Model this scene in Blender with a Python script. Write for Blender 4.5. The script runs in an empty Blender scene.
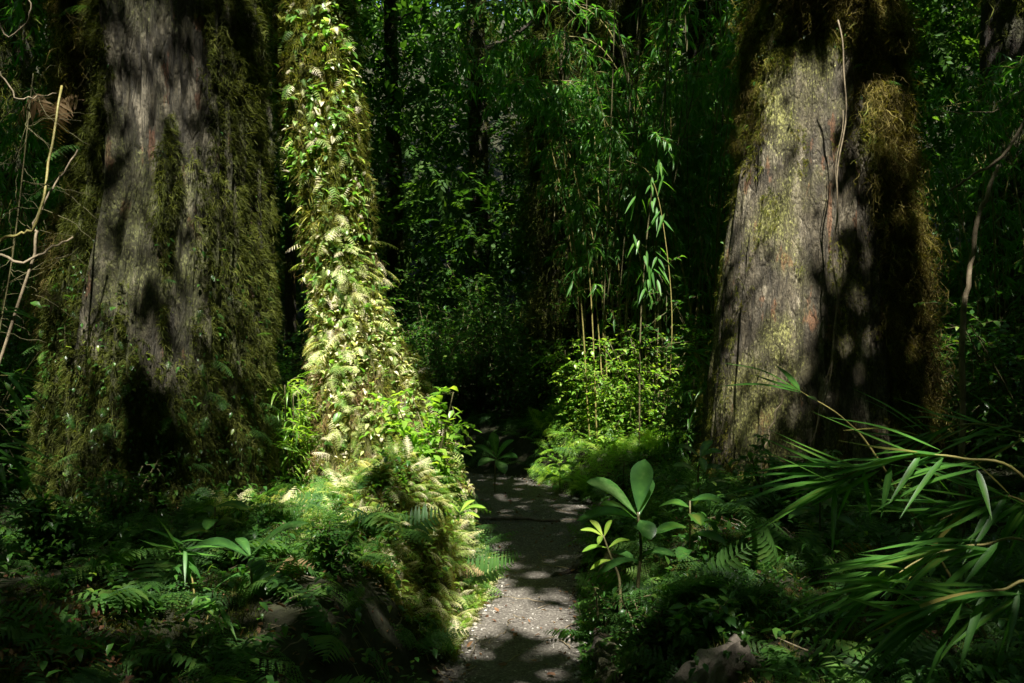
import bpy, math, random
import numpy as np
from mathutils import Vector
rng = np.random.default_rng(7); random.seed(7)
sc = bpy.context.scene; COL = sc.collection
PI = math.pi
F = 900.0; CAMZ = 1.5
def at(px, py, Y):
    return np.array([(px-512)/F*Y, Y, CAMZ-(py-341.5)/F*Y])

# ------------------------------------------------------------------ noise
_P = rng.permutation(256); _P = np.concatenate([_P, _P, _P]); _V = rng.random(256)*2-1
def vnoise(x, y, z):
    x, y, z = np.broadcast_arrays(np.asarray(x, float), np.asarray(y, float), np.asarray(z, float))
    xi, yi, zi = np.floor(x).astype(int), np.floor(y).astype(int), np.floor(z).astype(int)
    fx, fy, fz = x-xi, y-yi, z-zi
    fx, fy, fz = [t*t*(3-2*t) for t in (fx, fy, fz)]
    r = 0
    for a in (0, 1):
        for b in (0, 1):
            for c in (0, 1):
                h = _V[_P[_P[_P[(xi+a) & 255]+((yi+b) & 255)]+((zi+c) & 255)]]
                r = r+h*(fx if a else 1-fx)*(fy if b else 1-fy)*(fz if c else 1-fz)
    return r
def fbm(x, y, z, o=4):
    s = 0; a = 1; k = 1
    for i in range(o):
        s = s+a*vnoise(np.asarray(x)*k+i*17.3, np.asarray(y)*k+i*5.1, np.asarray(z)*k+i*9.7); a *= .5; k *= 2.03
    return s
def sstep(a, b, x):
    t = np.clip((x-a)/(b-a), 0, 1); return t*t*(3-2*t)
def nrm(v):
    v = np.asarray(v, float); return v/np.maximum(np.linalg.norm(v, axis=-1, keepdims=True), 1e-9)

# ------------------------------------------------------------------ mesh helpers
class Acc:
    def __init__(s): s.V = []; s.L = []; s.S = []; s.R = []; s.n = 0
    def add(s, V, L, S, R=None):
        V = np.asarray(V, float).reshape(-1, 3)
        s.V.append(V); s.L.append(np.asarray(L, int)+s.n); s.S.append(np.asarray(S, int))
        s.R.append(np.full(len(V), random.random()) if R is None else np.broadcast_to(R, (len(V),)).astype(float))
        s.n += len(V); return s
    def arrays(s):
        if not s.V: return np.zeros((0,3)), np.zeros(0,int), np.zeros(0,int), np.zeros(0)
        return np.concatenate(s.V), np.concatenate(s.L), np.concatenate(s.S), np.concatenate(s.R)
    def mesh(s, name, mat, smooth=True, extra=None):
        V, L, S, R = s.arrays()
        me = bpy.data.meshes.new(name)
        me.vertices.add(len(V)); me.vertices.foreach_set('co', V.astype(np.float32).ravel())
        me.loops.add(len(L)); me.loops.foreach_set('vertex_index', L.astype(np.int32))
        me.polygons.add(len(S)); st = np.concatenate([[0], np.cumsum(S)[:-1]]) if len(S) else S
        me.polygons.foreach_set('loop_start', st.astype(np.int32))
        me.polygons.foreach_set('use_smooth', np.full(len(S), smooth))
        me.update(calc_edges=True)
        a = me.attributes.new('rnd', 'FLOAT', 'POINT'); a.data.foreach_set('value', R.astype(np.float32))
        for k, v in (extra or {}).items():
            a = me.attributes.new(k, 'FLOAT', 'POINT'); a.data.foreach_set('value', np.asarray(v, np.float32))
        me.materials.append(mat); return me
    def build(s, name, mat, parent=None, loc=None, smooth=True, extra=None):
        me = s.mesh(name, mat, smooth, extra); o = bpy.data.objects.new(name, me); COL.objects.link(o)
        if parent is not None: o.parent = parent
        if loc is not None: o.location = loc
        return o
def tpl(a): return a.arrays()
def frames(d, up, roll=0.0):
    """columns x,y,z with y along d and z near up"""
    d = nrm(d); up = np.broadcast_to(np.asarray(up, float), d.shape)
    x = np.cross(d, up); bad = np.linalg.norm(x, axis=-1) < 1e-4
    if np.any(bad): x[bad] = np.cross(d[bad], [1, .3, .2])
    x = nrm(x); z = np.cross(x, d)
    roll = np.broadcast_to(roll, d.shape[:-1])[..., None]
    x2 = x*np.cos(roll)+z*np.sin(roll); z2 = -x*np.sin(roll)+z*np.cos(roll)
    return np.stack([x2, d, z2], -1)
def scat(acc, tpls, M, T, sc_, rnd=None):
    """place templates (list) at T with frames M and scales"""
    N = len(T)
    if N == 0: return acc
    sc_ = np.broadcast_to(sc_, (N,)); rnd = rng.random(N) if rnd is None else np.broadcast_to(rnd, (N,))
    pick = rng.integers(0, len(tpls), N)
    for k, (V, L, S, R) in enumerate(tpls):
        ix = np.nonzero(pick == k)[0]
        if len(ix) == 0: continue
        W = np.einsum('nij,vj->nvi', M[ix]*sc_[ix, None, None], V)+T[ix][:, None, :]
        LL = (L[None, :]+(np.arange(len(ix))*len(V))[:, None]).ravel()
        RR = (rnd[ix][:, None]*.75+.25*R[None, :]).ravel()
        acc.add(W.reshape(-1, 3), LL, np.tile(S, len(ix)), RR)
    return acc
def tube(acc, P, rad, sides=8, rnd=None, cap=True):
    P = np.asarray(P, float); n = len(P); rad = np.broadcast_to(rad, (n,))
    T = nrm(np.gradient(P, axis=0)); u = np.cross(T, [0.13, .97, .2]); u = nrm(u); w = np.cross(T, u)
    th = np.arange(sides)/sides*2*PI
    V = P[:, None, :]+rad[:, None, None]*(np.cos(th)[None, :, None]*u[:, None, :]+np.sin(th)[None, :, None]*w[:, None, :])
    i = np.arange(n-1)[:, None]*sides; j = np.arange(sides)[None, :]; j2 = (j+1) % sides
    L = np.stack([i+j, i+j2, i+sides+j2, i+sides+j], -1).ravel()
    S = np.full((n-1)*sides, 4)
    if cap:
        L = np.concatenate([L, np.arange(sides)[::-1], np.arange(sides)+(n-1)*sides]); S = np.concatenate([S, [sides, sides]])
    acc.add(V.reshape(-1, 3), L, S, rnd); return acc
def spline(pts, n=20):
    P = np.asarray(pts, float); m = len(P)
    if m == 2: return P[0]+(P[1]-P[0])*np.linspace(0, 1, n)[:, None]
    Q = np.vstack([2*P[0]-P[1], P, 2*P[-1]-P[-2]]); out = []
    for t in np.linspace(0, m-1-1e-6, n):
        i = int(t); f = t-i; a, b, c, d = Q[i:i+4]
        out.append(.5*((2*b)+(-a+c)*f+(2*a-5*b+4*c-d)*f*f+(-a+3*b-3*c+d)*f**3))
    return np.array(out)
def blade_strip(P, W, N, fold=0.25, rnd=None, acc=None):
    """leaf blade along centre line P, half widths W, normal N; two quads across"""
    P = np.asarray(P, float); n = len(P); T = nrm(np.gradient(P, axis=0)); N = np.broadcast_to(N, P.shape)
    X = nrm(np.cross(T, N)); Z = np.cross(X, T); W = np.asarray(W)[:, None]
    V = np.stack([P-X*W+Z*W*fold, P, P+X*W+Z*W*fold], 1).reshape(-1, 3)
    i = np.arange(n-1)[:, None]*3; j = np.arange(2)[None, :]
    L = np.stack([i+j, i+j+1, i+j+4, i+j+3], -1).ravel()
    (acc if acc is not None else Acc()).add(V, L, np.full((n-1)*2, 4), rnd)
    return acc
def leaf_t(L=1., W=.1, n=4, prof='lance', droop=.2, fold=.3, tw=0.):
    t = np.linspace(0, 1, n+1)
    if prof == 'lance': w = np.sin(PI*np.clip(t, 0, 1)**.55)*.96+.04*(1-t)
    elif prof == 'ovate': w = np.sin(PI*t**.7)**.8
    elif prof == 'obov': w = np.sin(PI*t**1.25)**.8*.97+.03
    w = np.nan_to_num(w); w[-1] = 0.01
    P = np.stack([tw*np.sin(t*2.), t*L*(1-.25*droop*t), -droop*L*t*t], 1)
    a = Acc(); blade_strip(P, w*W, np.array([0, 0, 1.]), fold, .5, a); return tpl(a)
def quad_leaf(L=1., W=.3):
    a = Acc(); a.add([[0, 0, 0], [W, .45*L, .06], [0, L, -.05], [-W, .45*L, .06]], [0, 1, 2, 3], [4], .5); return tpl(a)

def frond_t(n=14, m=6, wid=.34, droop=.35, lacy=True, seed=0, curl=0.):
    """fern frond of unit length along +Y"""
    r = np.random.default_rng(seed); a = Acc()
    t = np.linspace(0, 1, n+6); side = r.normal()*.08
    def pos(u): return np.stack([side*np.sin(u*2.5), u*(1-.2*droop*u), .25*u*(1-u)-droop*u*u], -1)
    P = pos(t); blade_strip(P, .007*(1-t*.8)+.001, np.array([0, 0, 1.]), .1, .1, a)
    u = .12+.86*np.linspace(0, 1, n)**.95; B = pos(u); T = nrm(pos(u+.02)-pos(u-.02))
    ln = wid*(np.clip(u/.22, .45, 1)*np.clip(1.04-u, 0, 1)**.8*1.15+.03) if lacy else wid*(np.sin(PI*np.clip(u*.93+.05, 0, 1)**.62)**.8+.05)
    leafs = Acc()
    for s in (-1, 1):
        for k in range(n):
            N = nrm(np.cross(np.array([1., 0, 0]), T[k])); X = nrm(np.cross(T[k], N))*s
            D = nrm(X+T[k]*(.35+.1*r.normal())-N*(.18+.15*r.random())); l = ln[k]*(.9+.2*r.random())
            if lacy:
                v = np.linspace(.06, 1, m); Q = B[k]+D*(v*l)[:, None]-np.outer(v*v*l*.18, [0, 0, 1.])
                for q in range(m):
                    pl = min(l*.30, .46/n)*(1-v[q]*.6)*(.8+.4*r.random())+.006
                    for s2 in (-1, 1):
                        E = nrm(T[k]*s2+D*.75+r.normal(size=3)*.12); Y2 = nrm(np.cross(N, E))*pl*.40
                        c = Q[q]
                        leafs.add([c, c+E*pl*.5+Y2, c+E*pl-N*pl*.15, c+E*pl*.5-Y2], [0, 1, 2, 3], [4], .3+.6*r.random())
                Y2 = nrm(np.cross(N, D))*l*.018
                leafs.add([B[k]-Y2, B[k]+Y2, Q[-1]], [0, 1, 2], [3], .2)
            else:
                tt = np.linspace(0, 1, m+1); Q = B[k]+D*(tt*l)[:, None]-np.outer(tt*tt*l*.2, [0, 0, 1.])
                w = l*.13*np.sin(PI*np.clip(tt*.9+.08, 0, 1)**.7)*(1-.25*(np.arange(m+1) % 2)); blade_strip(Q, w, N, .2, .3+.6*r.random(), leafs)
    V, L, S, R = leafs.arrays(); a.add(V, L, S, R); return tpl(a)
def moss_t(seed, n=9, w=.05, seg=2, droop=.5):
    r = np.random.default_rng(seed); a = Acc()
    for _ in range(n):
        d = nrm(np.array([r.normal()*.7, r.normal()*.7, .55+r.random()*.6])); t = np.linspace(0, 1, seg+1)[:, None]
        l = .5+.6*r.random(); P = d*t*l+np.array([0, -droop, 0])*t*t*l+np.array([r.normal()*.15, r.normal()*.15, 0])
        W = w*(1-.85*t[:, 0]); X = nrm(np.cross(d, r.normal(size=3)))
        V = np.concatenate([P-X*W[:, None], P+X*W[:, None]]); m = seg+1
        L = np.concatenate([[i, i+1, m+i+1, m+i] for i in range(seg)])
        a.add(V, L, np.full(seg, 4), r.random())
    return tpl(a)
def strand_t(seed, n=9, seg=9, curl=.10, w=.012, spread=.22):
    """bundle of curly strands hanging along -Y (unit length), normal +Z"""
    r = np.random.default_rng(seed); a = Acc()
    for _ in range(n):
        l = .35+.75*r.random(); t = np.linspace(0, 1, seg)
        wx = np.cumsum(r.normal(size=seg))*curl*.55; wz = np.cumsum(r.normal(size=seg))*curl*.45
        P = np.stack([r.normal()*spread+wx, -l*t+r.normal()*.1+np.sin(t*9+r.random()*6)*curl*.3, .08*r.random()+np.abs(wz)+.12*np.sin(PI*np.clip(t*1.2, 0, 1))], 1)
        W = w*(1-.6*t)*(.6+.9*r.random()); X = nrm(np.array([1, r.normal()*.3, r.normal()*.8]))
        V = np.concatenate([P-X*W[:, None], P+X*W[:, None]])
        L = np.concatenate([[i, i+1, seg+i+1, seg+i] for i in range(seg-1)])
        a.add(V, L, np.full(seg-1, 4), r.random())
        for q in range(1, seg-1):
            if r.random() < .55:
                E = r.normal(size=3)*.05; c = P[q]; a.add([c, c+E+X*.010, c+E*1.8, c+E-X*.010], [0, 1, 2, 3], [4], r.random())
    return tpl(a)

# ------------------------------------------------------------------ materials
def newmat(name):
    m = bpy.data.materials.new(name); m.use_nodes = True; nt = m.node_tree
    for n in list(nt.nodes): nt.nodes.remove(n)
    return m, nt
def ND(nt, t, ins=None, **k):
    n = nt.nodes.new(t)
    for a, b in k.items(): setattr(n, a, b)
    for a, b in (ins or {}).items():
        if isinstance(b, bpy.types.NodeSocket): nt.links.new(b, n.inputs[a])
        else: n.inputs[a].default_value = b
    return n
def ramp(nt, fac, stops, interp='LINEAR'):
    r = nt.nodes.new('ShaderNodeValToRGB'); r.color_ramp.interpolation = interp; e = r.color_ramp.elements
    while len(e) < len(stops): e.new(.5)
    for k, (p, c) in enumerate(stops):
        e[k].position = p; e[k].color = (*c, 1) if len(c) == 3 else c
    nt.links.new(fac, r.inputs[0]); return r.outputs[0]
def mixc(nt, f, a, b, bt='MIX'):
    n = nt.nodes.new('ShaderNodeMix'); n.data_type = 'RGBA'; n.blend_type = bt
    for s, v in ((0, f), (6, a), (7, b)):
        if isinstance(v, bpy.types.NodeSocket): nt.links.new(v, n.inputs[s])
        else: n.inputs[s].default_value = v if s == 0 else (*v, 1)
    return n.outputs[2]
def leafmat(name, stops, rough=.45, tr=.4, spec=.35, nscale=9.):
    m, nt = newmat(name)
    at_ = ND(nt, 'ShaderNodeAttribute', attribute_name='rnd'); geo = ND(nt, 'ShaderNodeNewGeometry')
    no = ND(nt, 'ShaderNodeTexNoise', {'Scale': nscale, 'Detail': 2., 'Vector': geo.outputs['Position']})
    f = ND(nt, 'ShaderNodeMath', {0: at_.outputs['Fac'], 1: no.outputs[0]}, operation='ADD')
    f2 = ND(nt, 'ShaderNodeMath', {0: f.outputs[0], 1: -.5}, operation='ADD')
    c = ramp(nt, f2.outputs[0], stops)
    p = ND(nt, 'ShaderNodeBsdfPrincipled', {'Base Color': c, 'Roughness': rough, 'Specular IOR Level': spec})
    tc = mixc(nt, 1., c, (2.2, 2.3, .8), 'MULTIPLY')
    t = ND(nt, 'ShaderNodeBsdfTranslucent', {'Color': tc})
    mx = ND(nt, 'ShaderNodeMixShader', {0: tr, 1: p.outputs[0], 2: t.outputs[0]})
    o = ND(nt, 'ShaderNodeOutputMaterial', {0: mx.outputs[0]}); return m
def plainmat(name, stops, rough=.8, scale=8., bump=.4, stretch=(1, 1, 1), use_rnd=False, spec=.3):
    m, nt = newmat(name); geo = ND(nt, 'ShaderNodeNewGeometry')
    mp = ND(nt, 'ShaderNodeMapping', {'Vector': geo.outputs['Position'], 'Scale': stretch})
    no = ND(nt, 'ShaderNodeTexNoise', {'Scale': scale, 'Detail': 8., 'Roughness': .65, 'Vector': mp.outputs[0]})
    f = no.outputs[0]
    if use_rnd:
        a = ND(nt, 'ShaderNodeAttribute', attribute_name='rnd')
        f = ND(nt, 'ShaderNodeMath', {0: ND(nt, 'ShaderNodeMath', {0: a.outputs['Fac'], 1: f}, operation='ADD').outputs[0], 1: -.5}, operation='ADD').outputs[0]
    c = ramp(nt, f, stops)
    b = ND(nt, 'ShaderNodeBump', {'Strength': bump, 'Distance': .02, 'Height': no.outputs[0]})
    p = ND(nt, 'ShaderNodeBsdfPrincipled', {'Base Color': c, 'Roughness': rough, 'Normal': b.outputs[0], 'Specular IOR Level': spec})
    ND(nt, 'ShaderNodeOutputMaterial', {0: p.outputs[0]}); return m
def barkmat(name, dark, mid, pale, red, mosscol, lich, palew=.55):
    m, nt = newmat(name); geo = ND(nt, 'ShaderNodeNewGeometry'); pos = geo.outputs['Position']
    def noi(s, st, d=6., off=(0, 0, 0), ro=.6):
        mp = ND(nt, 'ShaderNodeMapping', {'Vector': pos, 'Scale': st, 'Location': off})
        return ND(nt, 'ShaderNodeTexNoise', {'Scale': s, 'Detail': d, 'Roughness': ro, 'Vector': mp.outputs[0]}).outputs[0]
    fine = noi(26., (1, 1, .22), 8., ro=.7); broad = noi(4., (1, 1, .3), 6.); blot = noi(7., (1.2, 1.2, .35), 6., (3, 1, 7))
    mpv = ND(nt, 'ShaderNodeMapping', {'Vector': pos, 'Scale': (1, 1, .28)}); wv = ND(nt, 'ShaderNodeTexNoise', {'Scale': 6., 'Detail': 4., 'Vector': mpv.outputs[0]}); wp = ND(nt, 'ShaderNodeVectorMath', {0: mpv.outputs[0], 1: ND(nt, 'ShaderNodeVectorMath', {0: wv.outputs[1], 1: (.12, .12, .12)}, operation='MULTIPLY').outputs[0]}, operation='ADD')
    vo = ND(nt, 'ShaderNodeTexVoronoi', {'Scale': 20., 'Vector': wp.outputs[0]}, feature='DISTANCE_TO_EDGE').outputs[0]; vc = ND(nt, 'ShaderNodeTexVoronoi', {'Scale': 9., 'Vector': wp.outputs[0]}).outputs['Color']
    spots = noi(9., (1, 1, .3), 4., (9, 4, 2)); alg = noi(2.2, (1, 1, .6), 5., (5, 5, 1)); grain = noi(90., (1, 1, .5), 3.)
    c = ramp(nt, fine, [(.36, dark), (.47, tuple(x*.6 for x in mid)), (.56, mid), (.7, tuple(x*1.5 for x in mid))])
    c = mixc(nt, .75, c, ramp(nt, vc, [(0, (.45, .45, .45)), (1, (1.6, 1.55, 1.45))]), 'MULTIPLY')
    c = mixc(nt, ramp(nt, vo, [(0, (.3, .3, .3)), (.05, (0, 0, 0))]), c, dark)
    c = mixc(nt, ramp(nt, blot, [(palew, (0, 0, 0)), (palew+.07, (.85, .85, .85))]), c, pale)
    c = mixc(nt, ramp(nt, spots, [(.60, (0, 0, 0)), (.64, (.8, .8, .8))]), c, red)
    c = mixc(nt, ramp(nt, alg, [(.45, (0, 0, 0)), (.62, (.6, .6, .6))]), c, mosscol)
    li = noi(60., (1, 1, .7), 4., (1, 8, 3)); lm = ND(nt, 'ShaderNodeMath', {0: li, 1: alg}, operation='MULTIPLY')
    c = mixc(nt, ramp(nt, lm.outputs[0], [(.30, (0, 0, 0)), (.34, (.8, .8, .8))]), c, lich)
    c = mixc(nt, ramp(nt, grain, [(.35, (.7, .7, .7)), (.58, (0, 0, 0))]), c, dark)
    a = ND(nt, 'ShaderNodeAttribute', attribute_name='moss')
    am = ND(nt, 'ShaderNodeMath', {0: a.outputs['Fac'], 1: ND(nt, 'ShaderNodeMath', {0: grain, 1: -.5}, operation='ADD').outputs[0]}, operation='ADD')
    c = mixc(nt, ramp(nt, am.outputs[0], [(.35, (0, 0, 0)), (.65, (.9, .9, .9))]), c, tuple(x*.6 for x in mosscol))
    h = ND(nt, 'ShaderNodeMath', {0: fine, 1: ND(nt, 'ShaderNodeMath', {0: broad, 1: .8}, operation='MULTIPLY').outputs[0]}, operation='ADD')
    h2 = ND(nt, 'ShaderNodeMath', {0: h.outputs[0], 1: ND(nt, 'ShaderNodeMath', {0: grain, 1: .25}, operation='MULTIPLY').outputs[0]}, operation='ADD')
    b = ND(nt, 'ShaderNodeBump', {'Strength': 1., 'Distance': .05, 'Height': ND(nt, 'ShaderNodeMath', {0: h2.outputs[0], 1: ND(nt, 'ShaderNodeMath', {0: ND(nt, 'ShaderNodeMath', {0: vo, 1: .12}, operation='MINIMUM').outputs[0], 1: 1.3}, operation='MULTIPLY').outputs[0]}, operation='ADD').outputs[0]})
    p = ND(nt, 'ShaderNodeBsdfPrincipled', {'Base Color': c, 'Roughness': .72, 'Normal': b.outputs[0], 'Specular IOR Level': .3})
    ND(nt, 'ShaderNodeOutputMaterial', {0: p.outputs[0]}); return m

M = {}
M['barkA'] = barkmat('grey_brown_bark', (.020, .018, .012), (.066, .060, .038), (.27, .24, .17), (.17, .075, .04), (.07, .08, .022), (.16, .17, .06), .55)
M['barkC'] = barkmat('pale_grey_bark', (.030, .026, .018), (.118, .102, .070), (.32, .28, .20), (.20, .10, .05), (.13, .135, .028), (.33, .33, .11), .58)
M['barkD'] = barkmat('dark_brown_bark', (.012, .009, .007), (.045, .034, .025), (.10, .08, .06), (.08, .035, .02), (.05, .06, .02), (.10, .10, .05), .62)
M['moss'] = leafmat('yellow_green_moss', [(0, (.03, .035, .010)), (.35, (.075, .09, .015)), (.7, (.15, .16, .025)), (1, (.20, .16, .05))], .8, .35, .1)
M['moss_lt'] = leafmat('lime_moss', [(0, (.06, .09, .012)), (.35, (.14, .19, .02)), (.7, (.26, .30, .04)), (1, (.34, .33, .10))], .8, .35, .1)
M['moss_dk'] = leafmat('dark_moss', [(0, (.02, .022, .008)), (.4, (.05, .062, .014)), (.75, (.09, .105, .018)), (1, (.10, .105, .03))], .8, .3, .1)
M['roots'] = leafmat('brown_hanging_moss', [(0, (.02, .017, .008)), (.35, (.07, .055, .018)), (.62, (.15, .125, .035)), (.85, (.26, .22, .075)), (1, (.14, .18, .04))], .8, .3, .1, 5.)
M['drymat'] = leafmat('dry_brown_fern', [(0, (.07, .045, .022)), (.5, (.19, .125, .06)), (1, (.32, .23, .13))], .7, .35, .15)
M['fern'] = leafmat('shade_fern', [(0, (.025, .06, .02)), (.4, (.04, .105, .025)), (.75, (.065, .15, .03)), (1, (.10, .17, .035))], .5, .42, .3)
M['fern_b'] = leafmat('pale_sunlit_climbing_fern', [(0, (.06, .14, .025)), (.25, (.13, .25, .04)), (.5, (.32, .38, .12)), (.75, (.55, .50, .34)), (1, (.68, .60, .50))], .55, .4, .35)  # pale dry fronds, with sun highlights also put into the cream tones
M['leaf'] = leafmat('glossy_green_leaf', [(0, (.02, .065, .015)), (.5, (.04, .12, .02)), (.85, (.075, .17, .025)), (1, (.16, .22, .04))], .33, .42, .5)
M['leaf_lt'] = leafmat('light_green_sunlit_leaf', [(0, (.06, .15, .02)), (.5, (.13, .26, .03)), (1, (.28, .36, .06))], .35, .45, .5)  # light green leaf; brightness of the sunlit shrubs is raised in the colour
M['leaf_cr'] = leafmat('creeper_leaf', [(0, (.04, .12, .02)), (.4, (.09, .21, .03)), (.65, (.18, .30, .07)), (.82, (.42, .42, .26)), (1, (.62, .55, .46))], .35, .42, .55)
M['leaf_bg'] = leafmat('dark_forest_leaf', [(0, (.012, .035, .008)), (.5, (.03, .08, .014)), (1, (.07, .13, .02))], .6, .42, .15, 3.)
M['bamboo'] = leafmat('bamboo_leaf', [(0, (.03, .10, .02)), (.6, (.055, .16, .025)), (.9, (.09, .21, .03)), (1, (.14, .22, .04))], .4, .45, .4)
M['bamboo_y'] = leafmat('yellowing_bamboo_leaf', [(0, (.14, .17, .04)), (1, (.30, .25, .07))], .5, .4, .3)
M['big'] = leafmat('broad_smooth_leaf', [(0, (.03, .09, .025)), (.6, (.055, .15, .03)), (1, (.14, .26, .08))], .3, .42, .5, 45.)
M['canopy'] = leafmat('canopy_leaf', [(0, (.05, .12, .02)), (1, (.10, .20, .035))], .45, .45, .3, 2.)
M['stem'] = plainmat('green_brown_stem', [(.3, (.05, .045, .02)), (.7, (.12, .11, .045))], .6, 30.)
M['cane'] = plainmat('bamboo_cane', [(.3, (.12, .12, .03)), (.7, (.24, .20, .07))], .45, 20.)
M['dead'] = plainmat('dead_wood', [(.3, (.07, .055, .035)), (.55, (.18, .145, .09)), (.8, (.30, .25, .17))], .7, 18.)
M['wood'] = plainmat('weathered_wood', [(.3, (.04, .033, .025)), (.55, (.13, .11, .09)), (.8, (.26, .23, .20))], .8, 12., 1., (1, .3, 1))
M['soil'] = plainmat('forest_soil', [(.3, (.010, .010, .005)), (.55, (.022, .024, .010)), (.8, (.045, .040, .02))], .95, 14., 1.)
M['gravel'] = plainmat('gravel', [(.25, (.035, .030, .025)), (.5, (.09, .08, .068)), (.72, (.20, .185, .16)), (.9, (.34, .32, .28))], .85, 60., 1.)
M['stone'] = plainmat('grey_stone', [(.2, (.04, .036, .03)), (.55, (.13, .12, .10)), (.85, (.26, .245, .22)), (1, (.50, .48, .44))], .8, 12., .3, use_rnd=True)
M['litter'] = leafmat('fallen_brown_leaf', [(0, (.05, .02, .012)), (.5, (.10, .045, .022)), (1, (.22, .12, .06))], .6, .25, .3)

# ------------------------------------------------------------------ objects
def setp(o, label=None, cat=None, group=None, kind=None):
    for k, v in (('label', label), ('category', cat), ('group', group), ('kind', kind)):
        if v: o[k] = v
    return o
def thing(name, label, cat, loc, group=None, rz=0., s=1.):
    o = bpy.data.objects.new(name, None); COL.objects.link(o); o.location = [float(x) for x in loc]; o.rotation_euler.z = rz
    o.scale = (s, s, s); o.empty_display_size = .1; return setp(o, label, cat, group)
def dup(root, loc, rz, s, label=None, group=None):
    r = root.copy(); COL.objects.link(r); r.location = [float(x) for x in loc]; r.rotation_euler.z = rz; r.scale = (s, s, s)
    if label: r['label'] = label
    if group: r['group'] = group
    for ch in root.children:
        c = ch.copy(); COL.objects.link(c); c.parent = r
    return r

# ------------------------------------------------------------------ terrain
PATH = np.array([(0, -3, .42), (0, 3, .36), (.04, 4.4, .34), (.17, 6, .34), (.18, 8, .60), (-.2, 9.2, .66), (-1.2, 10.2, .6), (-3, 11, .6), (-6, 12.2, .6), (-10, 13, .6)])
_ps = spline(PATH, 90)
def pathd(x, y):
    x = np.asarray(x, float); y = np.asarray(y, float); sh = x.shape; x = x.ravel(); y = y.ravel()
    out = np.empty(len(x))
    for i in range(0, len(x), 20000):
        dx = x[i:i+20000, None]-_ps[None, :, 0]; dy = y[i:i+20000, None]-_ps[None, :, 1]
        out[i:i+20000] = np.min(np.sqrt(dx*dx+dy*dy)-_ps[None, :, 2], 1)
    return out.reshape(sh)
def height(x, y, rel=False):
    x = np.asarray(x, float); y = np.asarray(y, float); d = pathd(x, y)+.06*vnoise(x*3, y*3, 1.)
    bank = sstep(-.02, .42, d)
    h = .40*bank+.05*np.clip(d-.4, 0, 12)
    h = h+bank*(.09*fbm(x*1.1, y*1.1, 0., 3)+.03*fbm(x*5, y*5, 2., 2))
    h = h+.40*np.exp(-(((x+.55)/.36)**2+((y-5.0)/.5)**2)**1.3)*sstep(-.02, .12, d)
    h = h+.22*np.exp(-(((x-1.05)/.4)**2+((y-4.3)/.6)**2))*sstep(.02, .3, d)
    rr = np.sqrt(x*x+(y-3)**2); h = h+15*sstep(23, 38, rr)+1.2*sstep(22, 30, rr)*vnoise(x*.3, y*.3, 1)
    h = h+.48*np.exp(-(((x-1.1)/.75)**2+((y-9.9)/.6)**2))*sstep(0., .4, d)+.25*sstep(.5, 3, d)*sstep(9, 12, y)
    h = h+(1-bank)*.012*fbm(x*4, y*4, 5., 3)
    return h
def gz(x, y): return float(height(np.array([x]), np.array([y]))[0])
def grid_mesh(name, xs, ys, zf, mat, kind):
    X, Y = np.meshgrid(xs, ys); Z = zf(X, Y); n, m = X.shape
    i = np.arange(n-1)[:, None]*m; j = np.arange(m-1)[None, :]
    L = np.stack([i+j, i+j+1, i+m+j+1, i+m+j], -1).ravel()
    a = Acc(); a.add(np.stack([X, Y, Z], -1).reshape(-1, 3), L, np.full((n-1)*(m-1), 4), .5)
    return setp(a.build(name, mat), None, None, None, kind)
def lin(*seg):
    return np.unique(np.concatenate([np.arange(a, b, s) for a, b, s in seg]).round(4))
gx = lin((-60, -8, 2.), (-8, -4, .25), (-4, 4, .06), (4, 8, .25), (8, 61, 2.)); gy = lin((-40, -2, 2.), (-2, 2, .3), (2, 11, .06), (11, 16, .25), (16, 61, 2.))
def zter(X, Y): return height(X, Y)-.05*(1-sstep(-.10, .02, pathd(X, Y)))
grid_mesh('ground', gx, gy, zter, M['soil'], 'structure')
# path as a strip following the trail
n = 260; c = spline(PATH, n); tg = nrm(np.gradient(c[:, :2], axis=0)); nn = np.stack([-tg[:, 1], tg[:, 0]], 1)
w = np.linspace(-1, 1, 41); PX = c[:, 0, None]+nn[:, 0, None]*w*(c[:, 2, None]+.04); PY = c[:, 1, None]+nn[:, 1, None]*w*(c[:, 2, None]+.04)
PZ = height(PX, PY)-.03*np.abs(w)**8; a = Acc(); i = np.arange(n-1)[:, None]*41; j = np.arange(40)[None, :]
a.add(np.stack([PX, PY, PZ], -1).reshape(-1, 3), np.stack([i+j, i+j+1, i+41+j+1, i+41+j], -1).ravel(), np.full((n-1)*40, 4), .5)
setp(a.build('path', M['gravel']), None, None, None, 'structure')

# gravel and litter
def rock_t(seed):
    r = np.random.default_rng(seed); V = np.array([[1, 0, 0], [-1, 0, 0], [0, 1, 0], [0, -1, 0], [0, 0, .6], [0, 0, -.6], [.7, .7, .2], [-.7, .6, .2], [-.6, -.7, .25], [.7, -.6, .15]])*(1+.25*r.normal(size=(10, 1)))
    import bmesh
    bm = bmesh.new(); [bm.verts.new(v) for v in V]; bmesh.ops.convex_hull(bm, input=list(bm.verts)); bm.verts.index_update()
    vs = [v for v in bm.verts]; VV = np.array([v.co[:] for v in vs]); L = []; S = []
    for f in bm.faces: L += [v.index for v in f.verts]; S.append(len(f.verts))
    bm.free(); return VV, np.array(L), np.array(S), np.full(len(VV), .5)
rocks = [rock_t(s) for s in range(5)]
def path_pts(N, y0, y1, lim=-.01):
    x = rng.uniform(-1.4, 1.1, N*3); y = rng.uniform(y0, y1, N*3); k = pathd(x, y) < lim; return x[k][:N], y[k][:N]
a = Acc(); x, y = path_pts(16000, 3.6, 10.2); T = np.stack([x, y, height(x, y)], 1); N = len(x)
edge = sstep(-.22, 0, pathd(x, y)); s = .002+.005*rng.random(N)**3+edge*.014*rng.random(N)**3
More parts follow.
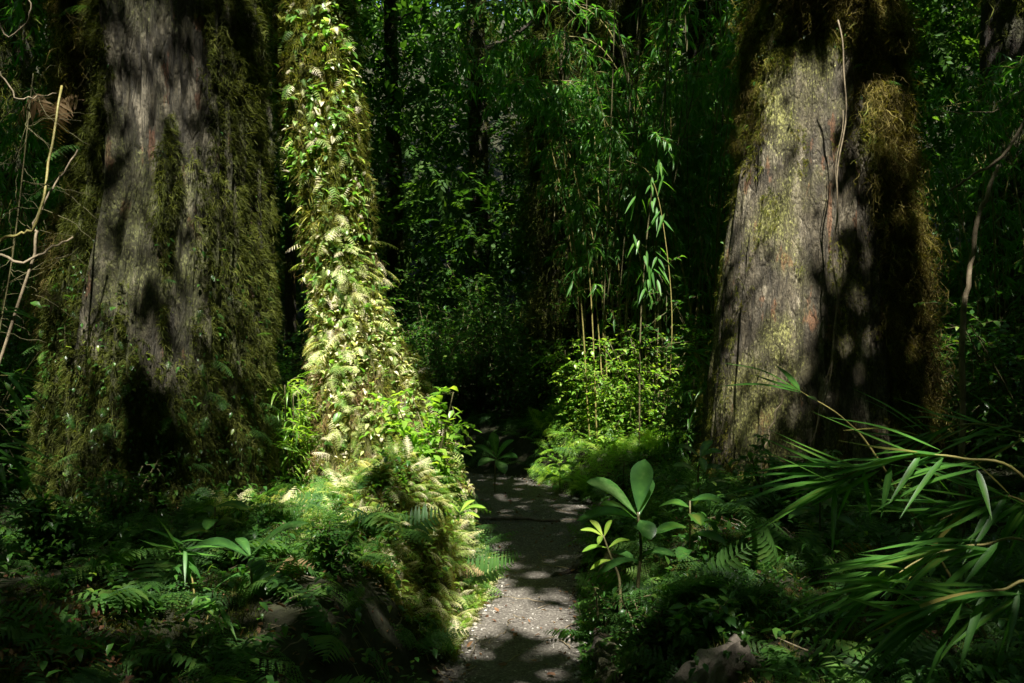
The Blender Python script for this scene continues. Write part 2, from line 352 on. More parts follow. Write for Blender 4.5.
scat(a, rocks, frames(rng.normal(size=(N, 3))*[1, 1, .25], [0, 0, 1.]), T, s)
setp(a.build('path_gravel', M['stone'], smooth=False), 'loose grey gravel scattered over the forest trail', 'gravel', None, 'stuff')
lf = [leaf_t(1, .25, 3, 'ovate', d, .3) for d in (-.2, .2, .5)]
a = Acc(); x, y = path_pts(450, 3.6, 10.2, .05); N = len(x); T = np.stack([x, y, height(x, y)+.012], 1)
scat(a, lf, frames(rng.normal(size=(N, 3))*[1, 1, .2], [0, 0, 1.], rng.normal(size=N)*.4), T, .015+.03*rng.random(N))
x = rng.uniform(-3., 3, 9000); y = rng.uniform(2.4, 8, 9000); k = pathd(x, y) > 0; x = x[k]; y = y[k]; N = len(x); T = np.stack([x, y, height(x, y)+.015], 1)
scat(a, lf, frames(rng.normal(size=(N, 3))*[1, 1, .4], [0, 0, 1.], rng.normal(size=N)*.6), T, .015+.025*rng.random(N))
x = rng.normal(-1.62, .16, 900); y = rng.normal(2.95, .14, 900); N = len(x); T = np.stack([x, y, height(x, y)+.02+.07*rng.random(N)], 1)
scat(a, lf, frames(rng.normal(size=(N, 3))*[1, 1, .5], [0, 0, 1.], rng.normal(size=N)), T, .016+.022*rng.random(N))
setp(a.build('leaf_litter', M['litter']), 'reddish brown fallen leaves lying on the forest floor', 'leaf litter', None, 'stuff')

# ------------------------------------------------------------------ trunks
class Trunk:
    """edges: list of (py, left px, right px) seen at depth Y; extended up to ztop"""
    def __init__(s, edges, Y, ztop, seed, flute=.05, rough=.03, depth=1., zb=None, top_r=.55, topx=None):
        z = np.array([CAMZ-(e[0]-341.5)/F*Y for e in edges]); l = np.array([(e[1]-512)/F*Y for e in edges]); r = np.array([(e[2]-512)/F*Y for e in edges])
        o = np.argsort(z); z, l, r = z[o], l[o], r[o]; cx = (l+r)/2; R = (r-l)/2
        zz = [z[0]-.8]+list(z)+[ztop]; cc = [cx[0]]+list(cx)+[cx[-1]+((cx[-1]-cx[-3])*.8 if topx is None else topx)]; RR = [R[0]*1.06]+list(R)+[R[-1]*top_r]
        s.z, s.cx, s.R, s.Y, s.seed, s.fl, s.ro, s.dep = np.array(zz), np.array(cc), np.array(RR), Y, seed, flute, rough, depth
        s.ztop = ztop; s.zb = zz[0]; s.ridge = .06
    def surf(s, th, z):
        R = np.interp(z, s.z, s.R); cx = np.interp(z, s.z, s.cx); q = s.seed*7.7
        # smooth profile a little
        R = (R+np.interp(z+.1, s.z, s.R)+np.interp(z-.1, s.z, s.R))/3; cx = (cx+np.interp(z+.1, s.z, s.cx)+np.interp(z-.1, s.z, s.cx))/3
        c, sn = np.cos(th), np.sin(th)
        k = 1+s.fl*fbm(c*1.9+q, sn*1.9, z*.35+q, 2)+s.ro*fbm(c*7+q, sn*7, z*1.6, 3)+s.ro*.5*fbm(c*22+q, sn*22, z*3., 2)
        k = k+s.ridge*(.5-np.abs(vnoise(c*9+q, sn*9, z*.55+q))*1.6)+s.ridge*.5*(.5-np.abs(vnoise(c*21+q, sn*21, z*1.3))*1.6)+s.ridge*.25*vnoise(c*45, sn*45, z*5)
        return np.stack([cx+R*k*c, s.Y+R*k*sn*s.dep, z+0*c], -1)
    def normal(s, th, z):
        e = .02; a_ = s.surf(th+e, z)-s.surf(th-e, z); b_ = s.surf(th, z+e)-s.surf(th, z-e); return nrm(np.cross(a_, b_))
    def mesh(s, mat, parent, mossf=None, nt_=360, zvis=4.5, dz=.014, name='trunk'):
        zs = np.concatenate([np.arange(s.zb, min(zvis, s.ztop), dz), np.linspace(min(zvis, s.ztop), s.ztop, 24)[1:] if s.ztop > zvis else []])
        th = np.arange(nt_)/nt_*2*PI; TH, Z = np.meshgrid(th, zs); V = s.surf(TH, Z); n, m = TH.shape
        i = np.arange(n-1)[:, None]*m; j = np.arange(m)[None, :]; j2 = (j+1) % m
        L = np.stack([i+j, i+j2, i+m+j2, i+m+j], -1).ravel(); a = Acc(); V = V.reshape(-1, 3)
        a.add(V, np.concatenate([L, np.arange(m)+(n-1)*m]), np.concatenate([np.full((n-1)*m, 4), [m]]), .5)
        ms = np.zeros(len(V)) if mossf is None else mossf(TH, Z).ravel()
        return a.build(name, mat, None, None, True, {'moss': ms})
def local(o, parent):
    """parent keeping world place: parents are unrotated Empties at their own location"""
    o.parent = parent; o.location = (-parent.location[0], -parent.location[1], -parent.location[2]); return o
def front_th(N, back=.25):
    """angles mostly on the camera side (-y), some all round"""
    th = rng.uniform(-PI, 0, N); k = rng.random(N) < back; th[k] = rng.uniform(-PI, PI, k.sum()); return th
MOSS = [moss_t(s) for s in range(6)]; STR = [strand_t(s, 13, 10, .17, .011, .28) for s in range(8)]
FR_HI = [frond_t(13, 7, .40, .15+.1*s, True, s) for s in range(4)]
FR_HI += [frond_t(12, 6, .34, .15+.15*s, False, s+70) for s in range(3)]
FR_SM = [frond_t(11, 5, .36, .12+.09*s, True, s+10) for s in range(5)]
FR_LD2 = [frond_t(9, 2, .26, .2+.2*s, False, s+40) for s in range(3)]
FR_LAD = [frond_t(20, 3, .17, .5, False, s+20) for s in range(3)]
OV = [leaf_t(1, .26, 3, 'ovate', d, .3, t) for d, t in ((.1, .05), (.35, -.08), (.6, .1))]
LN = [leaf_t(1, .075, 4, 'lance', d, .35, t) for d, t in ((.15, .04), (.4, -.08), (.75, .1))]
QL = [quad_leaf(1, .28), quad_leaf(1, .2)]
def on_trunk(acc, tr, tp, N, z0, z1, dens, size, mode='out', off=0., back=.25, jit=.5, rnd=None):
    th = front_th(N, back); z = rng.uniform(z0, z1, N); k = rng.random(N) < dens(th, z); th, z = th[k], z[k]; n_ = len(th)
    if n_ == 0: return acc
    P = tr.surf(th, z); Nn = tr.normal(th, z); lump = fbm(P[:, 0]*4.5, P[:, 1]*4.5, P[:, 2]*3.5, 2)
    if mode in ('moss', 'hang'): P = P+Nn*(off+.10*np.clip(lump+.05, 0, .6)*min(1, tr.R[1]))[:, None]
    else: P = P+Nn*off
    if mode == 'hang': kk = rng.random(n_) < sstep(-.25, .1, lump)+.12; P, Nn = P[kk], Nn[kk]; n_ = len(P)
    if n_ == 0: return acc
    P = P+0.; J = rng.normal(size=(n_, 3))*jit
    if mode == 'moss': Mx = frames(np.array([0, 0, 1.])+J*.6, Nn+J*.3)         # y up, z out
    elif mode == 'hang': Mx = frames(np.array([0, 0, 1.])+J*.3, Nn+J*.15)
    elif mode == 'droop': Mx = frames(Nn*.8+J+np.array([0, 0, -.35]), np.array([0, 0, 1.])+Nn*.6)
    elif mode == 'drape': Mx = frames(np.array([0, 0, -1.])+J*.9+Nn*.55, Nn+J*.5+np.array([0, 0, .5]))
    else: Mx = frames(Nn+J, np.array([0, 0, 1.]))
    s_ = size[0]+(size[1]-size[0])*rng.random(n_)**1.5
    return scat(acc, tp, Mx, P, s_, rnd)
def limb_set(tr, root, n, seed, mat, zlo=6.5, L=3.5):
    r = np.random.default_rng(seed)
    for k in range(n):
        z = zlo+(tr.ztop-zlo-.3)*(k+.5)/n; th = k*2.4+r.random(); b = tr.surf(np.array([th]), np.array([z]))[0]; d = np.array([math.cos(th), math.sin(th), .5])
        b = b-np.array([math.cos(th), math.sin(th), 0])*.08; R0 = np.interp(z, tr.z, tr.R)
        P = spline([b, b+d*L*.3+[0, 0, .1], b+d*L*.65+[0, 0, .5], b+d*L+[r.normal()*.4, r.normal()*.4, .9]], 12)
        a = Acc(); tube(a, P, np.linspace(R0*.35, R0*.06+.01, 12), 7); local(a.build('limb', mat), root)

# ---- tree A : left
A = Trunk([(0, 78, 258), (60, 80, 260), (130, 84, 262), (200, 84, 264), (250, 74, 266), (300, 62, 268), (350, 58, 270), (400, 55, 272), (450, 52, 274), (530, 48, 277)], 5.7, 12.5, 1, .055, .02, 1., topx=.1)
rA = thing('mossy_tree', 'huge left trunk of streaked grey bark with dark moss down both flanks', 'tree', (A.cx[1], A.Y, A.z[1]-.05))
def mossA(th, z):
    c = np.cos(th); n_ = fbm(np.cos(th)*3+4, np.sin(th)*3, z*1.3, 3)*.30
    left = sstep(-.30, -.46, c+n_*.35); right = sstep(.52, .72, c+n_*.4)*(.45+.55*sstep(-.1, .15, fbm(np.cos(th)*9, np.sin(th)*9, z*.5, 2))); base = sstep(1.75, 1.15, z+n_*.9-.35*np.minimum(c, 0)+.35*np.maximum(c-.1, 0)); back = sstep(.1, .5, np.sin(th))
    patch = sstep(.32, .46, n_*1.6)*.75
    return np.clip(np.maximum.reduce([left, right*.85, base, back, patch]), 0, 1)
local(A.mesh(M['barkA'], rA, mossA), rA)
a = Acc(); on_trunk(a, A, MOSS, 52000, .2, 4.3, mossA, (.022, .06), 'moss', 0)
on_trunk(a, A, STR, 1300, .4, 4.3, lambda t, z: mossA(t, z)*np.where(np.cos(t) < -.3, .7, .35), (.06, .17), 'hang', .0)
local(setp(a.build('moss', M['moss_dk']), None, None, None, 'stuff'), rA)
a = Acc(); dn = lambda t, z: sstep(-.55, -.8, np.cos(t))*np.exp(-((z-2.0)/.28)**2)
on_trunk(a, A, STR, 1600, 1.4, 2.7, dn, (.08, .2), 'hang', .03, rnd=None)
dn2 = lambda t, z: sstep(-.45, -.7, np.cos(t))*sstep(2.75, 3.3, z)
on_trunk(a, A, STR, 1500, 2.6, 4.2, dn2, (.1, .28), 'hang', .03)
local(setp(a.build('hanging_moss', M['roots']), 'clump of dry reddish brown hanging moss', None, None, 'stuff'), rA)
a = Acc(); on_trunk(a, A, FR_SM, 900, .3, 1.9, lambda t, z: mossA(t, z)*.6, (.04, .11), 'drape', .04, jit=.9)
on_trunk(a, A, OV, 5500, .3, 2.1, lambda t, z: mossA(t, z)*.6, (.014, .045), 'droop', .02)
on_trunk(a, A, OV, 900, 2., 4.2, lambda t, z: mossA(t, z)*.3, (.012, .03), 'droop', .02)
local(setp(a.build('creeper_leaves', M['leaf']), None, None, None, 'stuff'), rA)
# ---- tree B : sunlit centre-left
B = Trunk([(0, 286, 346), (50, 284, 351), (100, 284, 356), (150, 290, 359), (200, 302, 363), (250, 312, 368), (300, 318, 376), (350, 320, 400), (400, 318, 426), (450, 310, 446), (500, 300, 462), (545, 288, 476)], 6.3, 12, 2, .16, .16, 1., topx=-.9)
rB = thing('fern_covered_tree', 'sunlit leaning trunk smothered in pale climbing ferns and creepers beside the path', 'tree', (B.cx[1], B.Y, B.z[1]-.05))
bare = lambda t, z: 1-np.exp(-(((t+.45)/.36)**2+((z-2.08)/.34)**2))
mossB = lambda t, z: np.clip(.9*bare(t, z), 0, 1)
local(B.mesh(M['barkC'], rB, mossB, 140), rB)
a = Acc(); on_trunk(a, B, MOSS, 16000, .2, 4.3, mossB, (.03, .075), 'moss', 0)
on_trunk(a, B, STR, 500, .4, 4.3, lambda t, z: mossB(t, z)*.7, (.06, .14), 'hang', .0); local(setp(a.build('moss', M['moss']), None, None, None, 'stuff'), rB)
a = Acc(); on_trunk(a, B, STR, 1500, .3, 2.5, lambda t, z: bare(t, z)*.7*sstep(2.3, 1.6, z)*sstep(-.2, .2, fbm(np.cos(t)*3+8, np.sin(t)*3, z*2, 2)), (.06, .16), 'hang', .02)
local(setp(a.build('dry_strands', M['drymat']), None, None, None, 'stuff'), rB)
a = Acc(); up = lambda z: sstep(2.2, 1.9, z)
clB = lambda t, z: sstep(-.25, .2, fbm(np.cos(t)*5, np.sin(t)*5, z*4, 2))
on_trunk(a, B, FR_SM, 2100, .2, 2.4, lambda t, z: bare(t, z)*(.25+.6*up(z))*clB(t, z), (.05, .17), 'drape', .03, jit=.9)
on_trunk(a, B, FR_LD2, 1500, .3, 4.2, lambda t, z: bare(t, z)*.6, (.06, .17), 'drape', .04, jit=1.)
on_trunk(a, B, OV, 5000, .2, 2.3, lambda t, z: bare(t, z)*(1-.6*clB(t, z)), (.02, .05), 'droop', .05, jit=1.)
on_trunk(a, B, FR_SM, 700, 2.2, 4.2, lambda t, z: bare(t, z)*.5, (.05, .11), 'drape', .03, jit=.9)
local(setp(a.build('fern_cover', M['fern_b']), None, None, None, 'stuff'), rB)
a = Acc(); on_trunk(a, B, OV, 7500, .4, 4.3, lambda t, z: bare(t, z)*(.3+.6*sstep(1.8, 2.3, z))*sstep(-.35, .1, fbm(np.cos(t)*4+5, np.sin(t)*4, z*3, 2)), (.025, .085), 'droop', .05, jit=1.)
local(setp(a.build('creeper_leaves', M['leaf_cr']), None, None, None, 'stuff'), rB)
def indiv_fronds(tr, root, tps, mat, N, z0, z1, sz, name='fern_frond', thr=(-PI*.95, -.05)):
    mes = []
    for t_ in tps:
        q = Acc(); q.add(*t_); mes.append(q.mesh(name, mat))
    for k in range(N):
        th = random.uniform(*thr); z = random.uniform(z0, z1); p = tr.surf(np.array([th]), np.array([z]))[0]; nn_ = tr.normal(np.array([th]), np.array([z]))[0]
        Mx = frames((nn_*.9+np.array([random.gauss(0, .35), random.gauss(0, .2), -.2]))[None], np.array([0, 0, 1.]))[0]
        o = bpy.data.objects.new(name, random.choice(mes)); COL.objects.link(o); o.parent = root
        from mathutils import Matrix
        s_ = random.uniform(*sz); o.matrix_local = Matrix.Translation(Vector(p+nn_*.02)-root.location) @ Matrix([list(r_) for r_ in Mx]).to_4x4() @ Matrix.Scale(s_, 4)
indiv_fronds(B, rB, FR_HI[:3], M['fern_b'], 60, .4, 2.3, (.14, .26))
indiv_fronds(A, rA, FR_HI[:3], M['fern'], 22, .5, 1.6, (.12, .22))
indiv_fronds(A, rA, FR_HI[:3], M['fern'], 12, 2.4, 3.5, (.16, .28), thr=(-PI*.95, -PI*.62))
# ---- tree C : right
C = Trunk([(0, 752, 880), (100, 748, 886), (200, 738, 892), (300, 722, 898), (400, 710, 908), (480, 703, 920)], 6.7, 12.5, 3, .05, .02, 1., topx=.2)
C.ridge = .04
rC = thing('mossy_tree', 'broad right trunk of pale weathered bark with golden brown hanging moss on its right', 'tree', (C.cx[1], C.Y, C.z[1]-.05))
def mossC(th, z):
    c = np.cos(th); n_ = fbm(np.cos(th)*3+1, np.sin(th)*3, z*1.1, 3)*.25
    right = sstep(.30, .48, c+n_*.4); top = sstep(3.5, 3.8, z+n_*.5+.25*np.abs(c+.3)); patch = sstep(.13, .28, n_)*.6
    lf_ = sstep(2.6, 3.3, z)*sstep(-.8, -.93, c)
    return np.clip(np.maximum.reduce([right, top, patch, lf_, sstep(0, .4, np.sin(th)), sstep(.75, .5, z)]), 0, 1)
local(C.mesh(M['barkC'], rC, mossC), rC)
a = Acc(); on_trunk(a, C, MOSS, 34000, .2, 4.6, mossC, (.022, .06), 'moss', 0)
on_trunk(a, C, MOSS, 22000, .4, 3.7, lambda t, z: sstep(.10, .45, fbm(np.cos(t)*4+9, np.sin(t)*4, z*2.5, 4))*.8, (.012, .032), 'moss', 0)
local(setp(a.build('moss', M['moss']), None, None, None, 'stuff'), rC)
a = Acc(); on_trunk(a, C, STR, 5200, .8, 4.6, lambda t, z: mossC(t, z)*sstep(.7, 2.4, z)*sstep(.2, .45, np.cos(t)+sstep(3.55, 3.8, z)), (.10, .26), 'hang', .03)
on_trunk(a, C, STR, 900, 2.9, 4.4, lambda t, z: sstep(-.82, -.93, np.cos(t)), (.07, .16), 'hang', .02)
on_trunk(a, C, STR, 900, .6, 2.4, lambda t, z: mossC(t, z)*sstep(.3, .5, np.cos(t)), (.15, .35), 'hang', .02)
local(setp(a.build('hanging_moss', M['roots']), None, None, None, 'stuff'), rC)
a = Acc(); on_trunk(a, C, OV, 900, .4, 4.2, lambda t, z: mossC(t, z)*.5, (.02, .05), 'droop', .06)
local(setp(a.build('creeper_leaves', M['leaf']), None, None, None, 'stuff'), rC)
indiv_fronds(C, rC, FR_HI[:3], M["fern"], 14, .6, 3.6, (.10, .2), thr=(-PI*.42, -.05))
for pts, rr in (([(838, 20), (846, 90), (838, 180), (834, 260), (836, 330), (820, 420), (803, 485)], .005), ([(843, 110), (836, 190), (842, 270), (828, 370), (812, 440), (800, 490)], .003), ([(790, 380), (770, 430), (760, 480)], .004)):
    a = Acc(); P = spline([at(p[0], p[1], 5.86+.1*(p[1] < 250)*0) for p in pts], 40); P[:, 0] += .01*np.sin(np.arange(40)*.9); tube(a, P, rr, 6); local(a.build('vine', M['dead']), rC)

# ---- mid and far trees
def simple_tree(edges, Y, ztop, seed, label, mossd=.5, name='forest_tree', group=None, nm=9000, zt=8, fl=.1):
    tr = Trunk(edges, Y, ztop, seed, fl, .05)
    g = tr.z[1]; r_ = thing(name, label, 'tree', (tr.cx[1], Y, g), group)
    mf = lambda t, z: np.clip(mossd+fbm(np.cos(t)*3, np.sin(t)*3, z*1.2+seed, 3)*.6, 0, 1)
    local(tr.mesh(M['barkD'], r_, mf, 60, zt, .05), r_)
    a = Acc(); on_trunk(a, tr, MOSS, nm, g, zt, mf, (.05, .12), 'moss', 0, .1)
    on_trunk(a, tr, STR, nm//12, g+1, zt, mf, (.2, .6), 'hang', 0, .1); local(setp(a.build('moss', M['moss_dk']), None, None, None, 'stuff'), r_)
    return tr, r_
trees = [(A, rA), (B, rB), (C, rC)]
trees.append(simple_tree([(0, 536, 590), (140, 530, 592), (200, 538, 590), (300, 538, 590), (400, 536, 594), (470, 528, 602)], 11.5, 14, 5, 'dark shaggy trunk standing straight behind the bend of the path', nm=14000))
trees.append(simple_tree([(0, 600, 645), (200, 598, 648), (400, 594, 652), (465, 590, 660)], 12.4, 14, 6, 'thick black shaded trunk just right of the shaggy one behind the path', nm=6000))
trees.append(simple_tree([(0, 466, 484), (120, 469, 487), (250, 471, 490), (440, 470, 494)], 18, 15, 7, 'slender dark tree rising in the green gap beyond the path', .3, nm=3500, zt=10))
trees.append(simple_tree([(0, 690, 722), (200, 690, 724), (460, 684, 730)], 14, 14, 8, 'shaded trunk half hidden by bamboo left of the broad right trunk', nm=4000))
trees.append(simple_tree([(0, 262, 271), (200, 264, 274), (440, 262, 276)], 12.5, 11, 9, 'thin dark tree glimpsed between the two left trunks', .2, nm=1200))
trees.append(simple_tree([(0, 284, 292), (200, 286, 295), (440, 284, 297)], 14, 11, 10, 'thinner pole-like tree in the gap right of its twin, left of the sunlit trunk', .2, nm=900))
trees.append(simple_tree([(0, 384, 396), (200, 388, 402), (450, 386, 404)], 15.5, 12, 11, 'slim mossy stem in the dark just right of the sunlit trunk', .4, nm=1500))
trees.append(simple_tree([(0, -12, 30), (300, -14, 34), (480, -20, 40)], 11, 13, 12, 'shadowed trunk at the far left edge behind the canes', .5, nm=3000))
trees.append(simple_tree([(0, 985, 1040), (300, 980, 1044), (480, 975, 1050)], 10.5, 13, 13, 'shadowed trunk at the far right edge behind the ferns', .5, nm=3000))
# trees just outside the picture that carry the roof of leaves
for (x, y, s_) in ((-5.5, -3, 20), (4.8, -4.5, 21), (0.8, -9, 22), (-8, 6, 23), (7.5, 3.5, 24), (-5, -11, 25), (6.5, -12, 26)):
    Y = 10.; px = 512+x/Y*F; tr = Trunk([(100, px-26, px+26), (483, px-34, px+34)], Y, 13, s_, .08, .04, topx=.2); tr.Y = y
    r_ = thing('forest_tree', 'tall forest tree standing beside the viewer outside the picture', 'tree', (x, y, gz(x, y)), 'trees around the viewer')
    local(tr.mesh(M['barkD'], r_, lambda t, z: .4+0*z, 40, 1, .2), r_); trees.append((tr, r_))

# ------------------------------------------------------------------ sun and roof of leaves
EL = math.radians(58); AZ = np.array([.05, -1.]); AZ = AZ/np.linalg.norm(AZ)
SUN = np.array([AZ[0]*math.cos(EL), AZ[1]*math.cos(EL), math.sin(EL)])
U = nrm(np.cross([0, 0, 1.], SUN)); Vv = np.cross(SUN, U)
def uv(P): return np.stack([P@U, P@Vv], -1)
g0 = lambda px, py: at(px, py, CAMZ*F/(py-341.5))
# openings cut in the unseen roof along sun rays, so sun patches land here: (point a, point b, radius, share of leaves left inside)
SUN_GAPS = [
 (at(318, 60, 6), at(335, 235, 6), .36, .03), (at(335, 235, 6), at(362, 330, 5.9), .36, .02), (at(362, 330, 5.9), at(385, 470, 5.6), .46, .02),
 (at(300, 500, 5.2), at(345, 535, 4.9), .27, .06),
 (at(440, 440, 5.9), at(440, 470, 5.8), .2, .05), (at(455, 510, 4.9), at(468, 620, 4.55), .10, .1), (at(425, 480, 5.3), at(455, 540, 4.95), .14, .12),
 (g0(482, 545), g0(500, 590), .13, .08), (g0(500, 590), g0(545, 626), .22, .0), (g0(540, 638), g0(580, 642), .07, .3),
 (g0(582, 508), g0(592, 512), .16, .1), (g0(505, 500), g0(515, 500), .06, .3),
 (at(570, 430, 9.4), at(645, 440, 9.2), .42, .02), (at(650, 350, 9), at(655, 410, 9), .34, .05), (at(690, 355, 8.6), at(700, 365, 8.6), .15, .1),
 (at(803, 60, 6.), at(806, 180, 6.), .32, .12), (at(795, 170, 6.), at(785, 270, 6.), .27, .4), (at(770, 300, 6.), at(770, 420, 6.), .32, 1.2), (at(900, 120, 6.1), at(900, 330, 6.1), .28, 2.4), (at(120, 380, 5.2), at(200, 450, 5.1), .35, 2.8), (at(60, 600, 3.7), at(330, 600, 3.9), .45, 2.2), (at(606, 90, 9.4), at(612, 300, 9.4), .13, .7), (at(700, 580, 3.8), at(860, 600, 3.2), .4, 2.8), (at(562, 60, 11), at(562, 400, 11), .28, 1.), (at(110, 60, 5.3), at(100, 160, 5.3), .2, 1.3), (at(755, 330, 6.), at(760, 400, 6.), .14, .9), (at(760, 20, 6.2), at(745, 100, 6.2), .12, .3),
 (at(890, 40, 6), at(895, 100, 6), .16, .35),
 (at(165, 20, 5.1), at(165, 150, 5.1), .24, .55), (at(205, 20, 5.1), at(215, 110, 5.1), .16, .6), (at(175, 170, 5.1), at(185, 260, 5.1), .30, .8), (at(130, 200, 5.3), at(130, 300, 5.3), .15, 1.6), (at(190, 330, 5.1), at(200, 400, 5.1), .2, 1.2), (at(255, 60, 5.5), at(262, 200, 5.5), .08, .5), (at(190, 260, 5.1), at(200, 330, 5.1), .18, .7),
 (at(272, 350, 5.6), at(272, 450, 5.6), .06, .3), (at(80, 270, 5.6), at(75, 320, 5.5), .10, .4),
 (at(70, 500, 5.2), at(85, 535, 5.), .15, .35), (at(20, 380, 5), at(30, 480, 4.6), .25, .55), (at(295, 390, 6.05), at(295, 470, 6.0), .16, .08),
 (at(652, 170, 8.2), at(656, 270, 8.2), .09, .7), (at(700, 60, 10.5), at(705, 250, 10.5), .22, .35), (at(543, 270, 11), at(543, 310, 11), .10, .1),
 (at(20, 130, 4.6), at(60, 160, 4.6), .25, .45), (at(40, 240, 4.8), at(20, 260, 4.8), .25, .4), (at(995, 100, 6), at(1010, 240, 5.5), .2, .9),
 (at(985, 190, 4.6), at(970, 310, 4.6), .05, .5), (at(420, 110, 14), at(460, 170, 14), .4, .5), (at(500, 60, 20), at(500, 200, 20), .5, .4),
 (at(560, 40, 11), at(575, 80, 11), .15, .3), (at(640, 20, 10), at(600, 60, 10), .2, .5), (at(395, 170, 11), at(400, 200, 11), .3, .5), (at(480, 260, 14), at(485, 310, 14), .15, .4),
 (at(250, 545, 3.6), at(300, 530, 3.6), .10, .6), (at(150, 630, 3.4), at(210, 600, 3.6), .12, .75), (at(300, 590, 4.2), at(380, 580, 4.4), .2, .7), (at(615, 490, 3.6), at(645, 480, 3.6), .12, .6),
 (at(740, 500, 4.2), at(680, 520, 4.2), .14, .75), (at(840, 610, 2.6), at(870, 560, 2.4), .1, .65), (at(760, 500, 2.5), at(960, 520, 2.4), .12, 1.0), (at(980, 600, 2.2), at(930, 600, 2.2), .1, 1.1), (at(760, 380, 3.2), at(800, 390, 3.2), .1, .6),
]
def keep_prob(P):
    q = uv(P); k = np.ones(len(P)); wob = .25*vnoise(q[:, 0]*5, q[:, 1]*5, 3.)
    for a_, b_, r_, kp in SUN_GAPS:
        a2, b2 = uv(a_[None])[0], uv(b_[None])[0]; ab = b2-a2; t = np.clip(((q-a2)@ab)/max(ab@ab, 1e-9), 0, 1)
        d = np.linalg.norm(q-a2-t[:, None]*ab, axis=1)/(r_+.07)+wob
        k = np.minimum(k, np.where(d < 1, kp*.3, 1))
    return k
N = 520000
P = np.stack([rng.uniform(-17, 17, N), rng.uniform(-17, 22, N), rng.uniform(8.2, 12.8, N)], 1)
# loose clumping so that light still trickles through
cl = fbm(P[:, 0]*.55, P[:, 1]*.55, P[:, 2]*.5, 3)
yl = P[:, 1]+(P[:, 2]-2)*.625; k = rng.random(N) < np.clip(.85+.3*cl, .45, 1)*np.where(yl > 11, .46, 1.)*np.where(np.abs(P[:, 0]) > 4.5, .8, 1); P = P[k]; kp_ = keep_prob(P); zone = kp_ < 1; kk = rng.random(len(P)) < np.where(zone, np.minimum(1, kp_*6.5), 1); P, zone, kp_ = P[kk], zone[kk], kp_[kk]
tp_ = np.array([[t[0].cx[-1] if t[0].Y > 2 else t[0].cx[-1], t[0].Y] for t in trees]); own = np.argmin(((P[:, None, :2]-tp_[None])**2).sum(-1), 1)
for k_, (tr, r_) in enumerate(trees):
    Q = P[own == k_]; zq = zone[own == k_]; fq = .36*np.sqrt(np.maximum(1, kp_[own == k_]/.15)); a = Acc()
    scat(a, QL, frames(rng.normal(size=(len(Q), 3)), rng.normal(size=(len(Q), 3))+[0, 0, 1.2]), Q, (.22+.16*rng.random(len(Q)))*np.where(zq, fq, 1))
    local(a.build('light_shaping_crown', M['canopy']), r_)  # leaves mostly out of view, thinned to shape where sunlight falls
    limb_set(tr, r_, 5, k_, M['barkD'])

# ------------------------------------------------------------------ forest behind: crowns, walls of leaves
def spray_t(seed, n=16, tp=QL):
    r = np.random.default_rng(seed); a = Acc(); t = np.linspace(.05, 1, n); P = np.stack([r.normal()*.1*t, t, -.25*t*t], 1)
    D = np.stack([np.where(np.arange(n) % 2, 1, -1)*.8, np.full(n, .6), r.normal(size=n)*.3-.2], 1); scat(a, tp, frames(D, np.array([0, 0, 1.])), P, .26*(1.1-.5*t)); return tpl(a)
SPR = [spray_t(s) for s in range(4)]
def wall(name, label, N, f, size, mat, kind='stuff', cat='foliage'):
    Q = f(N); a = Acc(); D = rng.normal(size=(len(Q), 3))+[0, -.5, -.3]
    scat(a, SPR, frames(D, np.array([0, 0, 1.])+rng.normal(size=(len(Q), 3))*.4), Q, size[0]+(size[1]-size[0])*rng.random(len(Q)))
    return setp(a.build(name, mat), label, cat, None, kind)
def ring(N):
    th = rng.uniform(0, 2*PI, N); r_ = rng.uniform(19, 26, N); z = rng.uniform(-.2, 17, N); return np.stack([r_*np.cos(th), 3+r_*np.sin(th), z+.6], 1)
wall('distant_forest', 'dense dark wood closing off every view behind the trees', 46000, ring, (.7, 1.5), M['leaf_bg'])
def midcrown(N):
    x = rng.uniform(-1, 1, N); Y = rng.uniform(13, 19, N); x = x*Y*.62; z = rng.uniform(.3, 10, N)
    c_ = fbm(x*.5+3, Y*.5, z*.5, 3); k = c_ > .05; k &= ~((np.abs(x/Y*F+512-440) < 90) & (rng.random(N) < .6)); k &= ~(np.abs(x/Y*F+512-300) < 14) | (z > 3.5); return np.stack([x, Y, z], 1)[k]
wall('hanging_foliage', 'shaded mass of small leaves hanging among the trees beyond the path', 26000, midcrown, (.35, .8), M['leaf_bg'])

